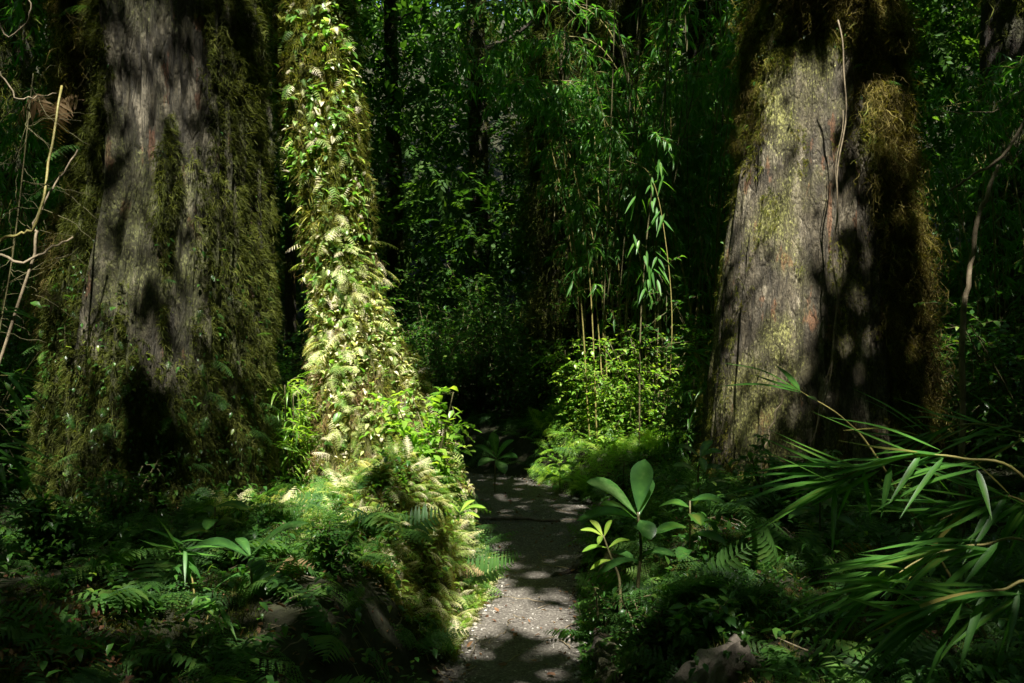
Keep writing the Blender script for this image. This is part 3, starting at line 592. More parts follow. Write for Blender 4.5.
# shrubs
def make_shrub(seed, H=1.3, nst=9, leaf=OV, ls=.055, mat='leaf', name='shrub', label='', group=None, dens=15, loc=(0, 0, 0)):
    r = np.random.default_rng(seed); root = thing(name, label, 'shrub', loc, group); st = Acc(); lv = Acc()
    for k in range(nst):
        th = r.uniform(0, 2*PI); lean = r.uniform(.15, .75); h = H*r.uniform(.55, 1.05)
        P = spline([(0.03*math.cos(th), .03*math.sin(th), -.1), (lean*.25*h*math.cos(th), lean*.25*h*math.sin(th), h*.4), (lean*.8*h*math.cos(th+.3), lean*.8*h*math.sin(th+.3), h)], 14)
        tube(st, P, np.linspace(.012, .003, 14), 5)
        for q in range(4, 14, 1):
            for _ in range(2):
                d = nrm(r.normal(size=3)*[1, 1, .4]+[0, 0, .25]); l = r.uniform(.12, .32)*H; n_ = dens//2
                t = np.linspace(.15, 1, n_); tw = P[q]+d*(t*l)[:, None]-np.outer(t*t*l*.3, [0, 0, 1.]); tube(st, tw[::3], .0025, 3)
                sd = np.cross(d, [0, 0, 1.]); D = d*.7+sd*np.where(np.arange(n_) % 2, 1, -1)[:, None]+r.normal(size=(n_, 3))*.3
                scat(lv, leaf, frames(D, np.array([0, 0, 1.])+r.normal(size=(n_, 3))*.25), tw, ls*(.6+.8*r.random(n_)))
    o = st.build('stem', M['stem']); o.parent = root; o = lv.build('foliage', M[mat]); o.parent = root; return root
def make_bamboo(seed, H=3., nc=5, label='', group=None, loc=(0, 0, 0), ls=.13, spread=.35, mat='bamboo'):
    r = np.random.default_rng(seed); root = thing('bamboo_clump', label, 'bamboo', loc, group); st = Acc(); lv = Acc()
    for k in range(nc):
        th = r.uniform(0, 2*PI); h = H*r.uniform(.7, 1.05); b = np.array([math.cos(th), math.sin(th), 0])*spread*r.random(); o_ = np.array([math.cos(th), math.sin(th), 0])
        P = spline([b+[0, 0, -.1], b+o_*.05*h+[0, 0, h*.5], b+o_*.18*h+[0, 0, h*.88], b+o_*.42*h+[0, 0, h*.92]], 26); tube(st, P, np.linspace(.009, .003, 26), 5)
        for q in range(7, 26):
            for _ in range(3):
                d = nrm(r.normal(size=3)*[1, 1, .3]+[0, 0, .1]); l = r.uniform(.1, .3); tw = P[q]+d*(np.linspace(0, 1, 6)*l)[:, None]-np.outer(np.linspace(0, 1, 6)**2*l*.5, [0, 0, 1.]); tube(st, tw, .0018, 3, cap=False)
                n_ = 7; D = d*.8+r.normal(size=(n_, 3))*.45+[0, 0, -.75]; scat(lv, LN, frames(D, np.array([0, 0, 1.])+r.normal(size=(n_, 3))*.3), tw[rng.integers(2, 6, n_)], ls*(.6+.7*r.random(n_)))
    o = st.build('culm', M['cane']); o.parent = root; o = lv.build('foliage', M[mat]); o.parent = root; return root
def gl(px, py, Y):
    x = (px-512)/F*Y; return (x, Y, gz(x, Y)-.02)
# bamboo clumps
bspots = [(612, 9.3), (590, 10.2), (625, 9.9), (655, 9.6), (680, 10.2), (705, 9.8), (725, 9.2), (740, 10.5), (640, 11.2), (760, 12.), (675, 13.2), (690, 11.6), (715, 11.9), (665, 12.6), (735, 12.8), (700, 10.6)]
L1 = 'tall drooping bamboo thicket in the dark between shaggy trunk and right trunk'
G1 = 'bamboo thicket behind the path'
b0 = [make_bamboo(s, 4.2, 6, L1, G1) for s in (1, 2, 3)]
for k, (px, Y) in enumerate(bspots):
    l_ = gl(px, 0, Y)
    if k < 3: b0[k].location = l_
    else: dup(b0[k % 3], l_, random.uniform(0, 6), random.uniform(.8, 1.25))
L2 = 'fine leaved bamboo filling the shade at the right edge behind the canes'; G2 = 'bamboo at the right edge'
for k, (px, Y) in enumerate([(965, 8.3), (1000, 7.6), (1030, 8.6), (1060, 7.2), (1010, 9.5), (1100, 9), (960, 10.5)]):
    dup(b0[k % 3], gl(px, 0, Y), random.uniform(0, 6), random.uniform(.75, 1.0), L2, G2)
L3 = 'fine leaved bamboo filling the shade at the left edge behind the trunk'; G3 = 'bamboo at the left edge'
for k, (px, Y) in enumerate([(20, 8.3), (-20, 7.4), (60, 9.2), (-60, 8.4), (10, 10), (-40, 6.4), (90, 10)]):
    dup(b0[k % 3], gl(px, 0, Y), random.uniform(0, 6), random.uniform(.75, 1.0), L3, G3)
# shrubs of the understorey
LS = 'dark leafy shrub in the shaded thicket beyond the bend of the path'; GS = 'shrubs beyond the path'
s0 = [make_shrub(s, 1.5, 8, OV, .06, 'leaf', 'shrub', LS, GS) for s in (11, 12, 13)]
ss = [(400, 11.4), (430, 11.8), (455, 12.), (480, 12.), (505, 12), (525, 11.2), (545, 10.8), (420, 13), (450, 14), (490, 13.5), (470, 15.5), (510, 14.8), (380, 12.5), (360, 14), (300, 11), (275, 10.4), (320, 12.2), (250, 12),
      (560, 11.9), (590, 11.3), (620, 11.8), (345, 10.6), (440, 16.5), (500, 17)]
for k, (px, Y) in enumerate(ss):
    l_ = gl(px, 0, Y); s_ = random.uniform(.75, 1.35)
    if k < 3: s0[k].location = l_; s0[k].scale = (s_,)*3
    else: dup(s0[k % 3], l_, random.uniform(0, 6), s_)
LR = 'dark shrub with small leaves crowding the right trunk from behind'; GR = 'shrubs behind the right trunk'
for k, (px, Y) in enumerate([(700, 9.4), (730, 8.8), (960, 7.6), (985, 6.9), (1020, 6.4), (950, 8.6), (1050, 5.6)]):
    dup(s0[k % 3], gl(px, 0, Y), random.uniform(0, 6), random.uniform(.8, 1.2), LR, GR)
LL = 'dark shrub with small leaves crowding the left trunk from behind'; GL = 'shrubs behind the left trunk'
for k, (px, Y) in enumerate([(30, 7.0), (0, 6.2), (50, 8.0), (-30, 5.4), (10, 9)]):
    dup(s0[k % 3], gl(px, 0, Y), random.uniform(0, 6), random.uniform(.8, 1.2), LL, GL)
# sunlit shrubs at the bend
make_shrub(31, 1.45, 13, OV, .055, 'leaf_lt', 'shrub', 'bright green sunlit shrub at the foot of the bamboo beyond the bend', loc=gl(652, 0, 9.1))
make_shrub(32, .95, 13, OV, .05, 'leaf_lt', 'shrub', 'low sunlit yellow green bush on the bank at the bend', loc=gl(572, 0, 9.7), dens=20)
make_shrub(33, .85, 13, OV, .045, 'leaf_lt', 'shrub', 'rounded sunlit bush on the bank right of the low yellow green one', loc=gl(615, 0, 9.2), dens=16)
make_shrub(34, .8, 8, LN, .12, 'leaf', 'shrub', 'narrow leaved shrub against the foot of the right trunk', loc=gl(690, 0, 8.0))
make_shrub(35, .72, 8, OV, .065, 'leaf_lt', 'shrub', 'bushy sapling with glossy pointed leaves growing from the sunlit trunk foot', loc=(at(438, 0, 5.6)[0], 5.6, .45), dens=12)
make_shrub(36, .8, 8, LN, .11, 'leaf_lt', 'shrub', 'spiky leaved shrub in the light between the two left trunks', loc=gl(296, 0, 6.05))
make_shrub(37, .95, 8, OV, .05, 'leaf_lt', 'shrub', 'taller green bush in the gap behind the left trunk', loc=gl(280, 0, 8.4))

# ------------------------------------------------------------------ ground ferns
def ground_ferns(name, label, N, x0, x1, y0, y1, tps, size, mat, dfun=None, lift=.25, nper=5):
    x = rng.uniform(x0, x1, N); y = rng.uniform(y0, y1, N); d = pathd(x, y); k = d > .02
    k &= (np.abs(x)/np.maximum(y, .1) < .72)
    if dfun is not None: k &= rng.random(N) < dfun(x, y)
    x, y = x[k], y[k]; n_ = len(x); x = np.repeat(x, nper); y = np.repeat(y, nper); th = rng.uniform(0, 2*PI, len(x))
    T = np.stack([x, y, height(x, y)+.0], 1); e_ = .05; Ng = np.stack([-(height(x+e_, y)-height(x-e_, y))/(2*e_), -(height(x, y+e_)-height(x, y-e_))/(2*e_), np.ones(len(x))], 1)
    Ng = nrm(Ng*[.7, .7, 1]); D = np.stack([np.cos(th), np.sin(th), 0*th], 1)+Ng*(lift+.9*rng.random(len(x))**1.5)[:, None]; a = Acc()
    scat(a, tps, frames(D, Ng+rng.normal(size=(len(x), 3))*.35), T, size[0]+(size[1]-size[0])*rng.random(len(x))); return setp(a.build(name, mat), label, 'ferns', None, 'stuff')
ground_ferns('fern_groundcover', 'lacy dark green ferns carpeting the banks on both sides of the path', 360, -2.6, 2.8, 2.3, 5.6, FR_HI, (.12, .32), M['fern'], None, .3, 5)
ground_ferns('fern_undergrowth', 'small ferns covering the floor further back under the trees', 1900, -6, 6, 5.2, 11.5, FR_SM, (.12, .32), M['fern'], None, .4, 5)
x0_ = -.62
a = Acc(); N = 48000; x = rng.uniform(-2.6, 2.8, N); y = rng.uniform(2.3, 8.5, N); d = pathd(x, y); k = (d > -.03) & (fbm(x*1.5, y*1.5, 7., 2) > -.3); x, y = x[k], y[k]; n_ = len(x)
T = np.stack([x, y, height(x, y)-.005], 1); scat(a, MOSS, frames(rng.normal(size=(n_, 3)), np.array([0, 0, 1.])), T, .02+.035*rng.random(n_))
setp(a.build('ground_moss', M['moss_dk']), 'dark green moss cushions coating soil and roots of the banks', 'moss', None, 'stuff')
# growth hanging on the steep left bank
def on_ground(acc, tps, N, box, size, mode, jit=.4, lift=.02, f=None):
    x = rng.uniform(box[0], box[1], N); y = rng.uniform(box[2], box[3], N); k = pathd(x, y) > -.05
    if f is not None: k &= rng.random(N) < f(x, y)
    x, y = x[k], y[k]; n_ = len(x); e = .03; Ng = nrm(np.stack([-(height(x+e, y)-height(x-e, y))/(2*e), -(height(x, y+e)-height(x, y-e))/(2*e), np.ones(n_)], 1))
    P = np.stack([x, y, height(x, y)], 1)+Ng*lift; J = rng.normal(size=(n_, 3))*jit
    if mode == 'moss': Mx = frames(nrm(np.array([0, 0, .6])+J), Ng+J*.3)
    elif mode == 'hang': Mx = frames(np.array([0, 0, 1.])+J*.4-Ng*.35, Ng+J*.2)
    else: Mx = frames(Ng*.9+J+np.array([0, 0, -.1]), np.array([0, 0, 1.])+Ng*.5)
    return scat(acc, tps, Mx, P, size[0]+(size[1]-size[0])*rng.random(n_)**1.5)
BX = (-1.25, .0, 4.2, 6.0)
a = Acc(); on_ground(a, MOSS, 15000, BX, (.02, .05), 'moss', .5, .0); on_ground(a, STR, 1300, BX, (.05, .12), 'hang'); setp(a.build('bank_moss', M['moss']), 'shaggy yellow green moss coating the left bank beside the path', 'moss', None, 'stuff')
a = Acc(); on_ground(a, OV, 5200, BX, (.015, .045), 'out', .7, .03); setp(a.build('bank_creepers', M['leaf_lt']), 'small leaved creepers covering the left bank beside the path', 'creeper', None, 'stuff')
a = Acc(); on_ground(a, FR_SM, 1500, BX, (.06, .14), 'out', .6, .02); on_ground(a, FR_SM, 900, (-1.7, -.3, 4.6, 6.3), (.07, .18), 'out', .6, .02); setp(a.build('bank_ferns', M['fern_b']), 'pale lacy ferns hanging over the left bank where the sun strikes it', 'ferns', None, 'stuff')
BR = (.3, 1.2, 3.2, 6.2)
a = Acc(); on_ground(a, MOSS, 9000, BR, (.02, .045), 'moss', .5, .0); on_ground(a, OV, 2500, BR, (.015, .04), 'out', .7, .03); setp(a.build('bank_growth', M['leaf']), 'small leaves and moss covering the right bank of the path', 'ground cover', None, 'stuff')
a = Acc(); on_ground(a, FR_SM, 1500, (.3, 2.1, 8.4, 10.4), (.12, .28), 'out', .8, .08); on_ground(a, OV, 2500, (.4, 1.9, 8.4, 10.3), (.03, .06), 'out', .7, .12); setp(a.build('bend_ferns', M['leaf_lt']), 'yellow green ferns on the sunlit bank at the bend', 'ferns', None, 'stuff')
# small broadleaf seedlings as ground cover
a = Acc(); N = 2600; x = rng.uniform(-2.6, 2.8, N); y = rng.uniform(2.4, 8.5, N); k = (pathd(x, y) > .03); x, y = x[k], y[k]
x = np.repeat(x, 6); y = np.repeat(y, 6); n_ = len(x); T = np.stack([x+rng.normal(size=n_)*.03, y+rng.normal(size=n_)*.03, height(x, y)+.05+.12*rng.random(n_)], 1)
scat(a, OV, frames(rng.normal(size=(n_, 3))*[1, 1, .3], np.array([0, 0, 1.])), T, .02+.035*rng.random(n_))
setp(a.build('seedling_carpet', M['leaf']), 'tiny round leaved seedlings scattered among the ferns', 'seedlings', None, 'stuff')
# debris on the banks
a = Acc(); N = 420; x = rng.uniform(-2.6, 2.8, N); y = rng.uniform(2.4, 8.0, N)
for q in range(N):
    th = random.uniform(0, 6.3); l = random.uniform(.05, .3); X_ = x[q]+np.linspace(0, 1, 6)*l*math.cos(th); Y_ = y[q]+np.linspace(0, 1, 6)*l*math.sin(th)
    tube(a, np.stack([X_, Y_, height(X_, Y_)+.01+.03*(pathd(X_, Y_) > .03)], 1)+rng.normal(size=(6, 3))*.004, np.linspace(.003, .0012, 6)*random.uniform(.5, 1.5), 5)
setp(a.build('fallen_twigs', M['dead']), 'broken twigs strewn over the banks and the trail', 'twigs', None, 'stuff')
ground_ferns('dead_fronds', 'brown dead fern fronds lying among the green ones', 45, -2.6, 2.8, 2.4, 6.5, FR_HI, (.10, .26), M['drymat'], None, .1, 2)
for k, (px, Y, H_, lb) in enumerate([(604, 4.5, .32, 'low leafy shrub on the lip of the right bank beside the tall sapling'), (612, 5.3, .36, 'small leafy shrub on the right bank further up the path than the tall sapling'), (625, 6.4, .4, 'small shrub on the right bank halfway to the bend'),
      (775, 4.6, .45, 'leafy undergrowth shrub at the foot of the right trunk under the long bamboo blades'), (652, 3.5, .34, 'leafy shrub hiding the stem foot of the tall paddle leaved sapling'), (700, 3.3, .22, 'ankle high shrub in the shade at the bottom right'), (330, 3.9, .25, 'ankle high shrub among the ferns left of the path'), (60, 3.9, .35, 'low leafy shrub in deep shade at the lower left'), (120, 4.6, .4, 'leafy shrub huddled at the left side of the huge left trunk foot')]):
    make_shrub(50+k, H_, 9, OV, .028+.02*(k % 2), 'leaf', 'shrub', lb, loc=gl(px, 0, Y), dens=10)
# hero ferns
hmes = []
for t_ in FR_HI+FR_LAD:
    q = Acc(); q.add(*t_); hmes.append(q.mesh('frond', M['fern']))
from mathutils import Matrix
def hero_fern(px, py, Y, R, n, label, lad=False, tilt=.6):
    p = at(px, py, Y); g = gz(p[0], Y); root = thing('fern', label, 'fern', (p[0], Y, g))
    ms = hmes[7:] if lad else hmes[:7]
    for k in range(n):
        th = k*2*PI/n+random.uniform(-.3, .3); D = np.array([[math.cos(th), math.sin(th), tilt+random.uniform(-.15, .25)]])
        Mx = frames(D, np.array([0, 0, 1.]))[0]; o = bpy.data.objects.new('frond', random.choice(ms)); COL.objects.link(o); o.parent = root
        o.matrix_local = Matrix([list(r_) for r_ in Mx]).to_4x4() @ Matrix.Scale(R*random.uniform(.75, 1.1), 4)
hero_fern(350, 560, 4.6, .42, 8, 'lacy fern in shade at the foot of the sunlit trunk')
hero_fern(285, 590, 4.1, .4, 8, 'lacy fern in front of the gap between the two left trunks')
hero_fern(150, 620, 3.5, .36, 9, 'spreading fern low at the left, right of the brown fallen leaves')
hero_fern(215, 650, 3.1, .3, 8, 'fern close to the viewer below the broad leaved seedling')
hero_fern(95, 560, 4.3, .42, 9, 'shaded fern against the foot of the huge left trunk')
hero_fern(720, 600, 3.5, .3, 9, 'fern with fine fronds right of the tall broad leaved sapling')
hero_fern(650, 615, 3.7, .28, 8, 'fern at the base of the tall broad leaved sapling')
hero_fern(740, 530, 4.4, .36, 9, 'fern spreading in front of the right trunk')
hero_fern(840, 660, 2.7, .38, 9, 'ladder leaved fern arching beneath the bamboo at the lower right', True, .35)
hero_fern(960, 640, 2.7, .42, 9, 'ladder leaved fern in the bottom right corner', True, .45)
hero_fern(100, 500, 4.9, .38, 8, 'fern beside the yellow lit moss of the left trunk')
hero_fern(25, 520, 4.8, .4, 8, 'fern at the left edge under the bamboo leaves')

# ------------------------------------------------------------------ broad leaved saplings
def leaf_obj(p0, p1, wid, mat, root, name='leaf', sag=.12, prof='obov', up=(0, -.35, 1), n=9):
    p0 = np.asarray(p0, float); p1 = np.asarray(p1, float); L = np.linalg.norm(p1-p0); mid = (p0+p1)/2+np.array([0, 0, sag*L]); P = spline([p0, mid, p1], n+1)
    t = np.linspace(0, 1, n+1)
    w_ = {'obov': np.sin(PI*np.clip(t, 0, 1)**1.35)**.75, 'lance': np.sin(PI*t**.6), 'ovate': np.sin(PI*t**.85)**.85}[prof]; w_ = np.nan_to_num(w_)*.98+.02; w_[-1] = .01
    a = Acc(); rv = random.random()*.5; blade_strip(P, w_*wid, nrm(np.array(up, float)), .22, np.tile([rv, rv+.55, rv+.1], n+1), a); o = a.build(name, mat); return local(o, root)
def sapling(label, stem_pts, leaves, Y, wid, mat=M['big'], name='broadleaf_sapling', prof='obov', sr=.006):
    P = [at(px, py, Y+dy) for px, py, dy in stem_pts]; b = P[0]; g = gz(b[0], b[1]); P = [np.array([b[0], b[1], g-.05])]+P
    root = thing(name, label, 'sapling', (b[0], b[1], g)); a = Acc(); tube(a, spline(P, 20), np.linspace(sr*1.3, sr*.6, 20), 7); local(a.build('stem', M['stem']), root)
    for (x0, y0, x1, y1, dz, w_) in leaves: leaf_obj(at(x0, y0, Y), at(x1, y1, Y+dz), wid*w_, mat, root, prof=prof)
    return root
sapling('tall sapling with large smooth paddle leaves at the right edge of the path', [(638, 590, 0), (641, 550, 0), (638, 512, 0)],
        [(637, 515, 586, 482, -.02, 1.15), (638, 512, 645, 459, .03, .9), (637, 518, 576, 521, .05, .75), (639, 516, 650, 478, .12, .7), (640, 520, 651, 540, -.08, .75), (637, 520, 600, 505, -.1, .6),
         (640, 560, 597, 575, -.03, .45), (640, 555, 676, 556, -.05, .45), (641, 566, 610, 552, .1, .4), (640, 545, 665, 530, .1, .4)], 3.6, .052, sr=.0075)
sapling('seedling with three broad bright leaves at the lower left in front of the trunk', [(250, 620, 0), (252, 590, 0), (250, 560, 0)],
        [(250, 556, 309, 523, -.03, .75), (250, 557, 198, 543, -.05, .75), (251, 557, 236, 538, .1, .5), (250, 558, 262, 578, -.12, .8), (252, 590, 275, 606, -.03, .6), (251, 575, 215, 588, .05, .5)], 3.6, .042)
sapling('small glossy leaved seedling beside the foot of the right trunk', [(700, 520, 0), (698, 480, 0), (700, 455, 0)],
        [(700, 457, 722, 452, -.03, .7), (700, 457, 676, 446, .02, .7), (699, 460, 712, 440, .1, .6), (698, 470, 725, 470, -.03, .7), (698, 472, 672, 466, 0, .7), (698, 490, 728, 482, .1, .6), (698, 492, 672, 490, .05, .6), (700, 457, 705, 472, -.1, .5)], 5.0, .045)
sapling('tiny pale leaved seedling leaning over the left edge of the path', [(462, 530, 0), (460, 515, 0)],
        [(460, 512, 486, 508, -.05, .7), (460, 512, 475, 500, .05, .6), (460, 513, 445, 503, 0, .6), (460, 515, 480, 518, -.1, .5)], 5.3, .03, M['leaf_lt'])
sapling('dark rosette of wide leaves at the left of the bend', [(495, 470, 0), (496, 458, 0)],
        [(496, 458, 514, 440, 0, .7), (496, 458, 474, 446, 0, .7), (496, 460, 518, 458, -.1, .8), (496, 460, 478, 466, -.1, .8), (496, 456, 492, 432, .05, .7), (496, 460, 505, 474, -.15, .8)], 8.9, .075)
sapling('green seedling with a tuft of pointed leaves leaning over the right edge of the path', [(620, 585, 0), (612, 560, 0), (603, 535, 0)],
        [(604, 537, 580, 530, 0, .5), (604, 537, 612, 520, 0, .5), (608, 548, 582, 552, -.05, .5), (608, 548, 630, 540, .05, .5), (613, 560, 590, 570, 0, .5), (603, 536, 590, 520, .05, .5), (603, 536, 598, 545, -.1, .4)], 4.1, .032, M['leaf_lt'])
def far_seed(px, py, Y, label, n=8, L=.16, mat=M['leaf']):
    p = at(px, py, Y); root = thing('seedling', label, 'seedling', (p[0], Y, gz(p[0], Y))); a = Acc(); top = np.array([p[0], Y, gz(p[0], Y)+.28])
    tube(a, spline([np.array(root.location), top], 6), .004, 5); local(a.build('stem', M['stem']), root)
    for k in range(n):
        th = k*2.4; z = top-[0, 0, .03*k]; leaf_obj(z, z+np.array([math.cos(th), math.sin(th), -.1])*L, L*.2, mat, root)
far_seed(215, 520, 4.2, 'leafy seedling against the dark mossy foot of the left trunk')
far_seed(560, 470, 8.9, 'seedling with dark leaves on the far bank straight up the path')
far_seed(690, 575, 3.9, 'seedling in deep shade right of the tall sapling')
far_seed(820, 520, 4.2, 'shaded seedling below the right trunk behind the bamboo leaves')

# ------------------------------------------------------------------ bamboo sprays close to the viewer
def spray(label, base, pts, leaves, Y, width=.0085, name='bamboo_plant', cane='cane', yellow=()):
    """base: world x,y of the rooted foot; pts (px,py,Y) of the stem; leaves (px0,py0,px1,py1,dY)"""
    g = gz(*base); root = thing(name, label, 'bamboo', (base[0], base[1], g)); P = [np.array([base[0], base[1], g-.05])]+[at(*p) for p in pts]
    a = Acc(); S_ = spline(P, 40); tube(a, S_, np.linspace(.0055, .0016, 40), 6); local(a.build('culm', M[cane]), root)
    for k, (x0, y0, x1, y1, dy) in enumerate(leaves):
        leaf_obj(at(x0, y0, Y), at(x1, y1, Y+dy), width*random.uniform(.85, 1.15), M['bamboo_y'] if k in yellow else M['bamboo'], root, sag=random.uniform(-.02, .07), prof='lance', n=8)
    return root
spray('bamboo sprig with two long blades crossing the foot of the right trunk', (1.75, 3.2), [(885, 470, 3.2), (845, 420, 3.2), (800, 391, 3.2)],
      [(800, 391, 724, 363, -.05), (803, 393, 712, 387, -.1), (800, 391, 752, 374, .1), (808, 396, 818, 402, -.2), (800, 391, 775, 365, .15)], 3.2, .012)
def fan(cx, cy, n, a0, a1, l0, l1, dy=.12):
    out = []
    for k in range(n):
        an = math.radians(random.uniform(a0, a1)); l = random.uniform(l0, l1); ox = random.uniform(-10, 10); oy = random.uniform(-6, 6)
        out.append((cx+ox, cy+oy, cx+ox+l*math.cos(an), cy+oy+l*math.sin(an), random.uniform(-dy, dy)))
    return out
def along(pts, per, a0, a1, l0, l1):
    P = spline([(p[0], p[1], 0) for p in pts], 9); out = []
    for q in P[2:]: out += fan(q[0], q[1], per, a0, a1, l0, l1)
    return out
Yb = 2.3
p1 = [(1040, 500, Yb), (960, 458, Yb), (880, 462, Yb), (830, 485, Yb)]
spray('large bamboo branch with long blades arching left in front of the right trunk', (1.75, 2.5), p1,
      [(845, 478, 700, 522, -.1), (850, 476, 762, 530, 0), (850, 476, 740, 492, .1), (870, 470, 780, 455, .05), (835, 482, 752, 532, -.12), (880, 470, 806, 508, 0)]+along(p1, 4, 150, 205, 60, 135)+along(p1, 1, 60, 130, 40, 80), Yb, yellow=(14,))
p2 = [(1050, 560, Yb), (980, 545, Yb), (920, 560, Yb), (885, 585, Yb)]
spray('second bamboo branch whose bright drooping tip blades hang lowest at the right', (1.8, 2.3), p2,
      [(868, 574, 802, 630, -.08), (866, 576, 822, 638, 0), (872, 572, 796, 588, .05), (885, 570, 870, 600, 0)]+along(p2, 4, 120, 190, 60, 130), Yb-.1, yellow=(13,))
p3 = [(1060, 600, 2.1), (1000, 590, 2.1), (950, 600, 2.1), (925, 620, 2.1)]
spray('third bamboo branch of overlapping blades at the lower right corner', (1.7, 2.0), p3, along(p3, 5, 100, 200, 60, 120), 2.1, yellow=(11,))
p4 = [(1060, 470, 2.7), (1010, 430, 2.7), (960, 425, 2.7), (920, 440, 2.7)]
spray('fine bamboo branch with yellowing blades at the right edge above the others', (1.95, 2.8), p4, along(p4, 4, 140, 220, 45, 90), 2.7, .007, yellow=(2, 9, 15, 20))
p5 = [(1060, 540, 2.5), (1020, 500, 2.5), (985, 500, 2.5), (940, 520, 2.5)]
spray('bamboo branch in the middle of the thicket at the right with crossed blades', (1.9, 2.5), p5, along(p5, 5, 110, 230, 50, 110), 2.5, yellow=(9, 21))
# left sprigs
sp = [(195, 600, 3.5), (190, 570, 3.5), (178, 548, 3.5)]
spray('small bamboo sprig with radiating blades left of the broad leaved seedling', (at(196, 0, 3.5)[0], 3.5), sp, fan(178, 548, 6, 150, 250, 25, 45)+fan(178, 550, 5, 100, 60, 25, 45)+fan(178, 550, 3, -10, 20, 25, 50), 3.5, .009)
sp = [(205, 640, 3.3), (208, 615, 3.3), (212, 600, 3.3)]
spray('small bamboo sprig low in the ferns under the broad leaved seedling', (at(204, 0, 3.3)[0], 3.3), sp, fan(212, 600, 5, 150, 200, 25, 45)+fan(212, 602, 5, 20, 80, 25, 40), 3.3, .008)
sp = [(-30, 420, 4.), (-10, 380, 4.), (10, 375, 4.)]
spray('bamboo leaves reaching in at the left edge at knee height', (-2.5, 4.), sp, fan(5, 375, 9, -30, 60, 30, 55)+fan(0, 440, 7, -20, 60, 30, 60)+fan(5, 460, 6, 10, 80, 30, 55), 4., .012)
sp = [(-30, 330, 3.8), (-20, 310, 3.8), (0, 305, 3.8)]
spray('single bamboo shoot higher on the left edge', (-2.6, 3.8), sp, fan(-5, 308, 5, -15, 40, 30, 45), 3.8, .010)
sp = [(672, 330, 8.2), (664, 230, 8.2), (650, 175, 8.2), (626, 160, 8.2)]
spray('sunlit hanging bamboo spray in the dark middle of the forest', (at(662, 0, 8.2)[0], 8.2), sp, sum([fan(656+random.uniform(-16, 12), yy+random.uniform(-8, 8), random.randint(2, 7), 35, 130, 10, 27) for yy in range(165, 300, 14)], []), 8.2, .013)
sp = [(720, 440, 8), (700, 380, 8), (690, 350, 8)]
spray('bright pale bamboo tuft beside the left edge of the right trunk', (at(725, 0, 8)[0], 8.), sp, fan(690, 352, 12, 110, 200, 20, 40)+fan(690, 352, 8, -30, 60, 18, 32), 8., .02)

# ------------------------------------------------------------------ dead canes, twigs, branches
def stick(name, label, cat, pts, r0, r1, mat, root_pt=None, n=30, jag=.004):
    P = [np.array(at(*p)) for p in pts]
    if root_pt is not None: P = [np.array([root_pt[0], root_pt[1], gz(*root_pt)-.03])]+P
    S_ = spline(P, n); S_ += rng.normal(size=S_.shape)*jag; b = S_[0]; root = None
    a = Acc(); tube(a, S_-b, np.linspace(r0, r1, n), 7); o = a.build(name, mat); o.location = [float(v) for v in b]; return setp(o, label, cat)
stick('dead_cane', 'pale bent cane crossing the left edge upright beside the trunk', 'cane', [(30, 268, 4.6), (34, 225, 4.6), (52, 190, 4.6), (78, 150, 4.7)], .009, .004, M['dead'], (-2.9, 4.5))
stick('dead_cane', 'yellow green cane rising obliquely at the left edge', 'cane', [(-10, 272, 4.5), (20, 235, 4.5), (40, 215, 4.5), (62, 85, 4.7)], .010, .006, M['cane'], (-2.7, 4.5))
stick('dead_cane', 'thin beige cane lying level across the left edge', 'cane', [(-20, 280, 4.4), (25, 262, 4.4), (72, 238, 4.6)], .010, .005, M['dead'], (-2.8, 4.3))
stick('dead_cane', 'thin brown twig running level above the dry fern at the left', 'cane', [(-15, 108, 4.3), (20, 100, 4.3), (55, 95, 4.5)], .005, .003, M['dead'], (-2.75, 4.2))
stick('dead_cane', 'curling pale twig high at the top left corner', 'cane', [(-20, 60, 4.5), (10, 38, 4.5), (30, 15, 4.5), (28, -20, 4.6)], .005, .003, M['dead'], (-2.85, 4.5))
tx = thing('dead_shrub', 'tangle of thin pale dead twigs at the left edge beside the huge trunk', 'dead shrub', (-2.72, 4.75, gz(-2.72, 4.75)))
bs = spline([(-2.72, 4.75, gz(-2.72, 4.75)-.05), (-2.75, 4.75, 1.2), (-2.6, 4.7, 2.0), (-2.5, 4.7, 2.9)], 40); a = Acc(); tube(a, bs, np.linspace(.007, .003, 40), 6); local(a.build('stem', M['stem']), tx)
for k in range(40):
    b_ = bs[random.randint(12, 38)]; an = random.uniform(-2.2, 2.2)-.4; l = random.uniform(.18, .5); e_ = b_+np.array([l*math.cos(an), random.uniform(-.15, .15), l*math.sin(an)])
    S_ = spline([b_, (b_+e_)/2+rng.normal(size=3)*.05, e_], 12)+rng.normal(size=(12, 3))*.004; a = Acc(); tube(a, S_, np.linspace(.0018, .0008, 12), 5); local(a.build('twig', M['stem']), tx)
stick('broken_cane', 'snapped orange brown cane with a splintered top standing at the right', 'cane', [(963, 330, 4.6), (967, 290, 4.6), (976, 225, 4.6), (990, 185, 4.6), (1000, 165, 4.6)], .016, .009, M['dead'], (2.3, 4.6))
stick('dead_branch', 'bare branch slanting down from the right edge towards the trunk', 'branch', [(1060, 120, 4.3), (1000, 158, 4.3), (950, 190, 4.4)], .012, .006, M['dead'], (2.75, 4.3))
stick('dead_branch', 'thin level twig across the ferns at the right', 'branch', [(1050, 118, 4.8), (990, 112, 4.8), (925, 114, 4.9)], .004, .002, M['dead'], (2.8, 4.7))
stick('fallen_stick', 'thin stick lying across the far part of the path', 'stick', [(470, 519, 7.6), (510, 518, 7.55), (560, 521, 7.5)], .018, .012, M['wood'], None)
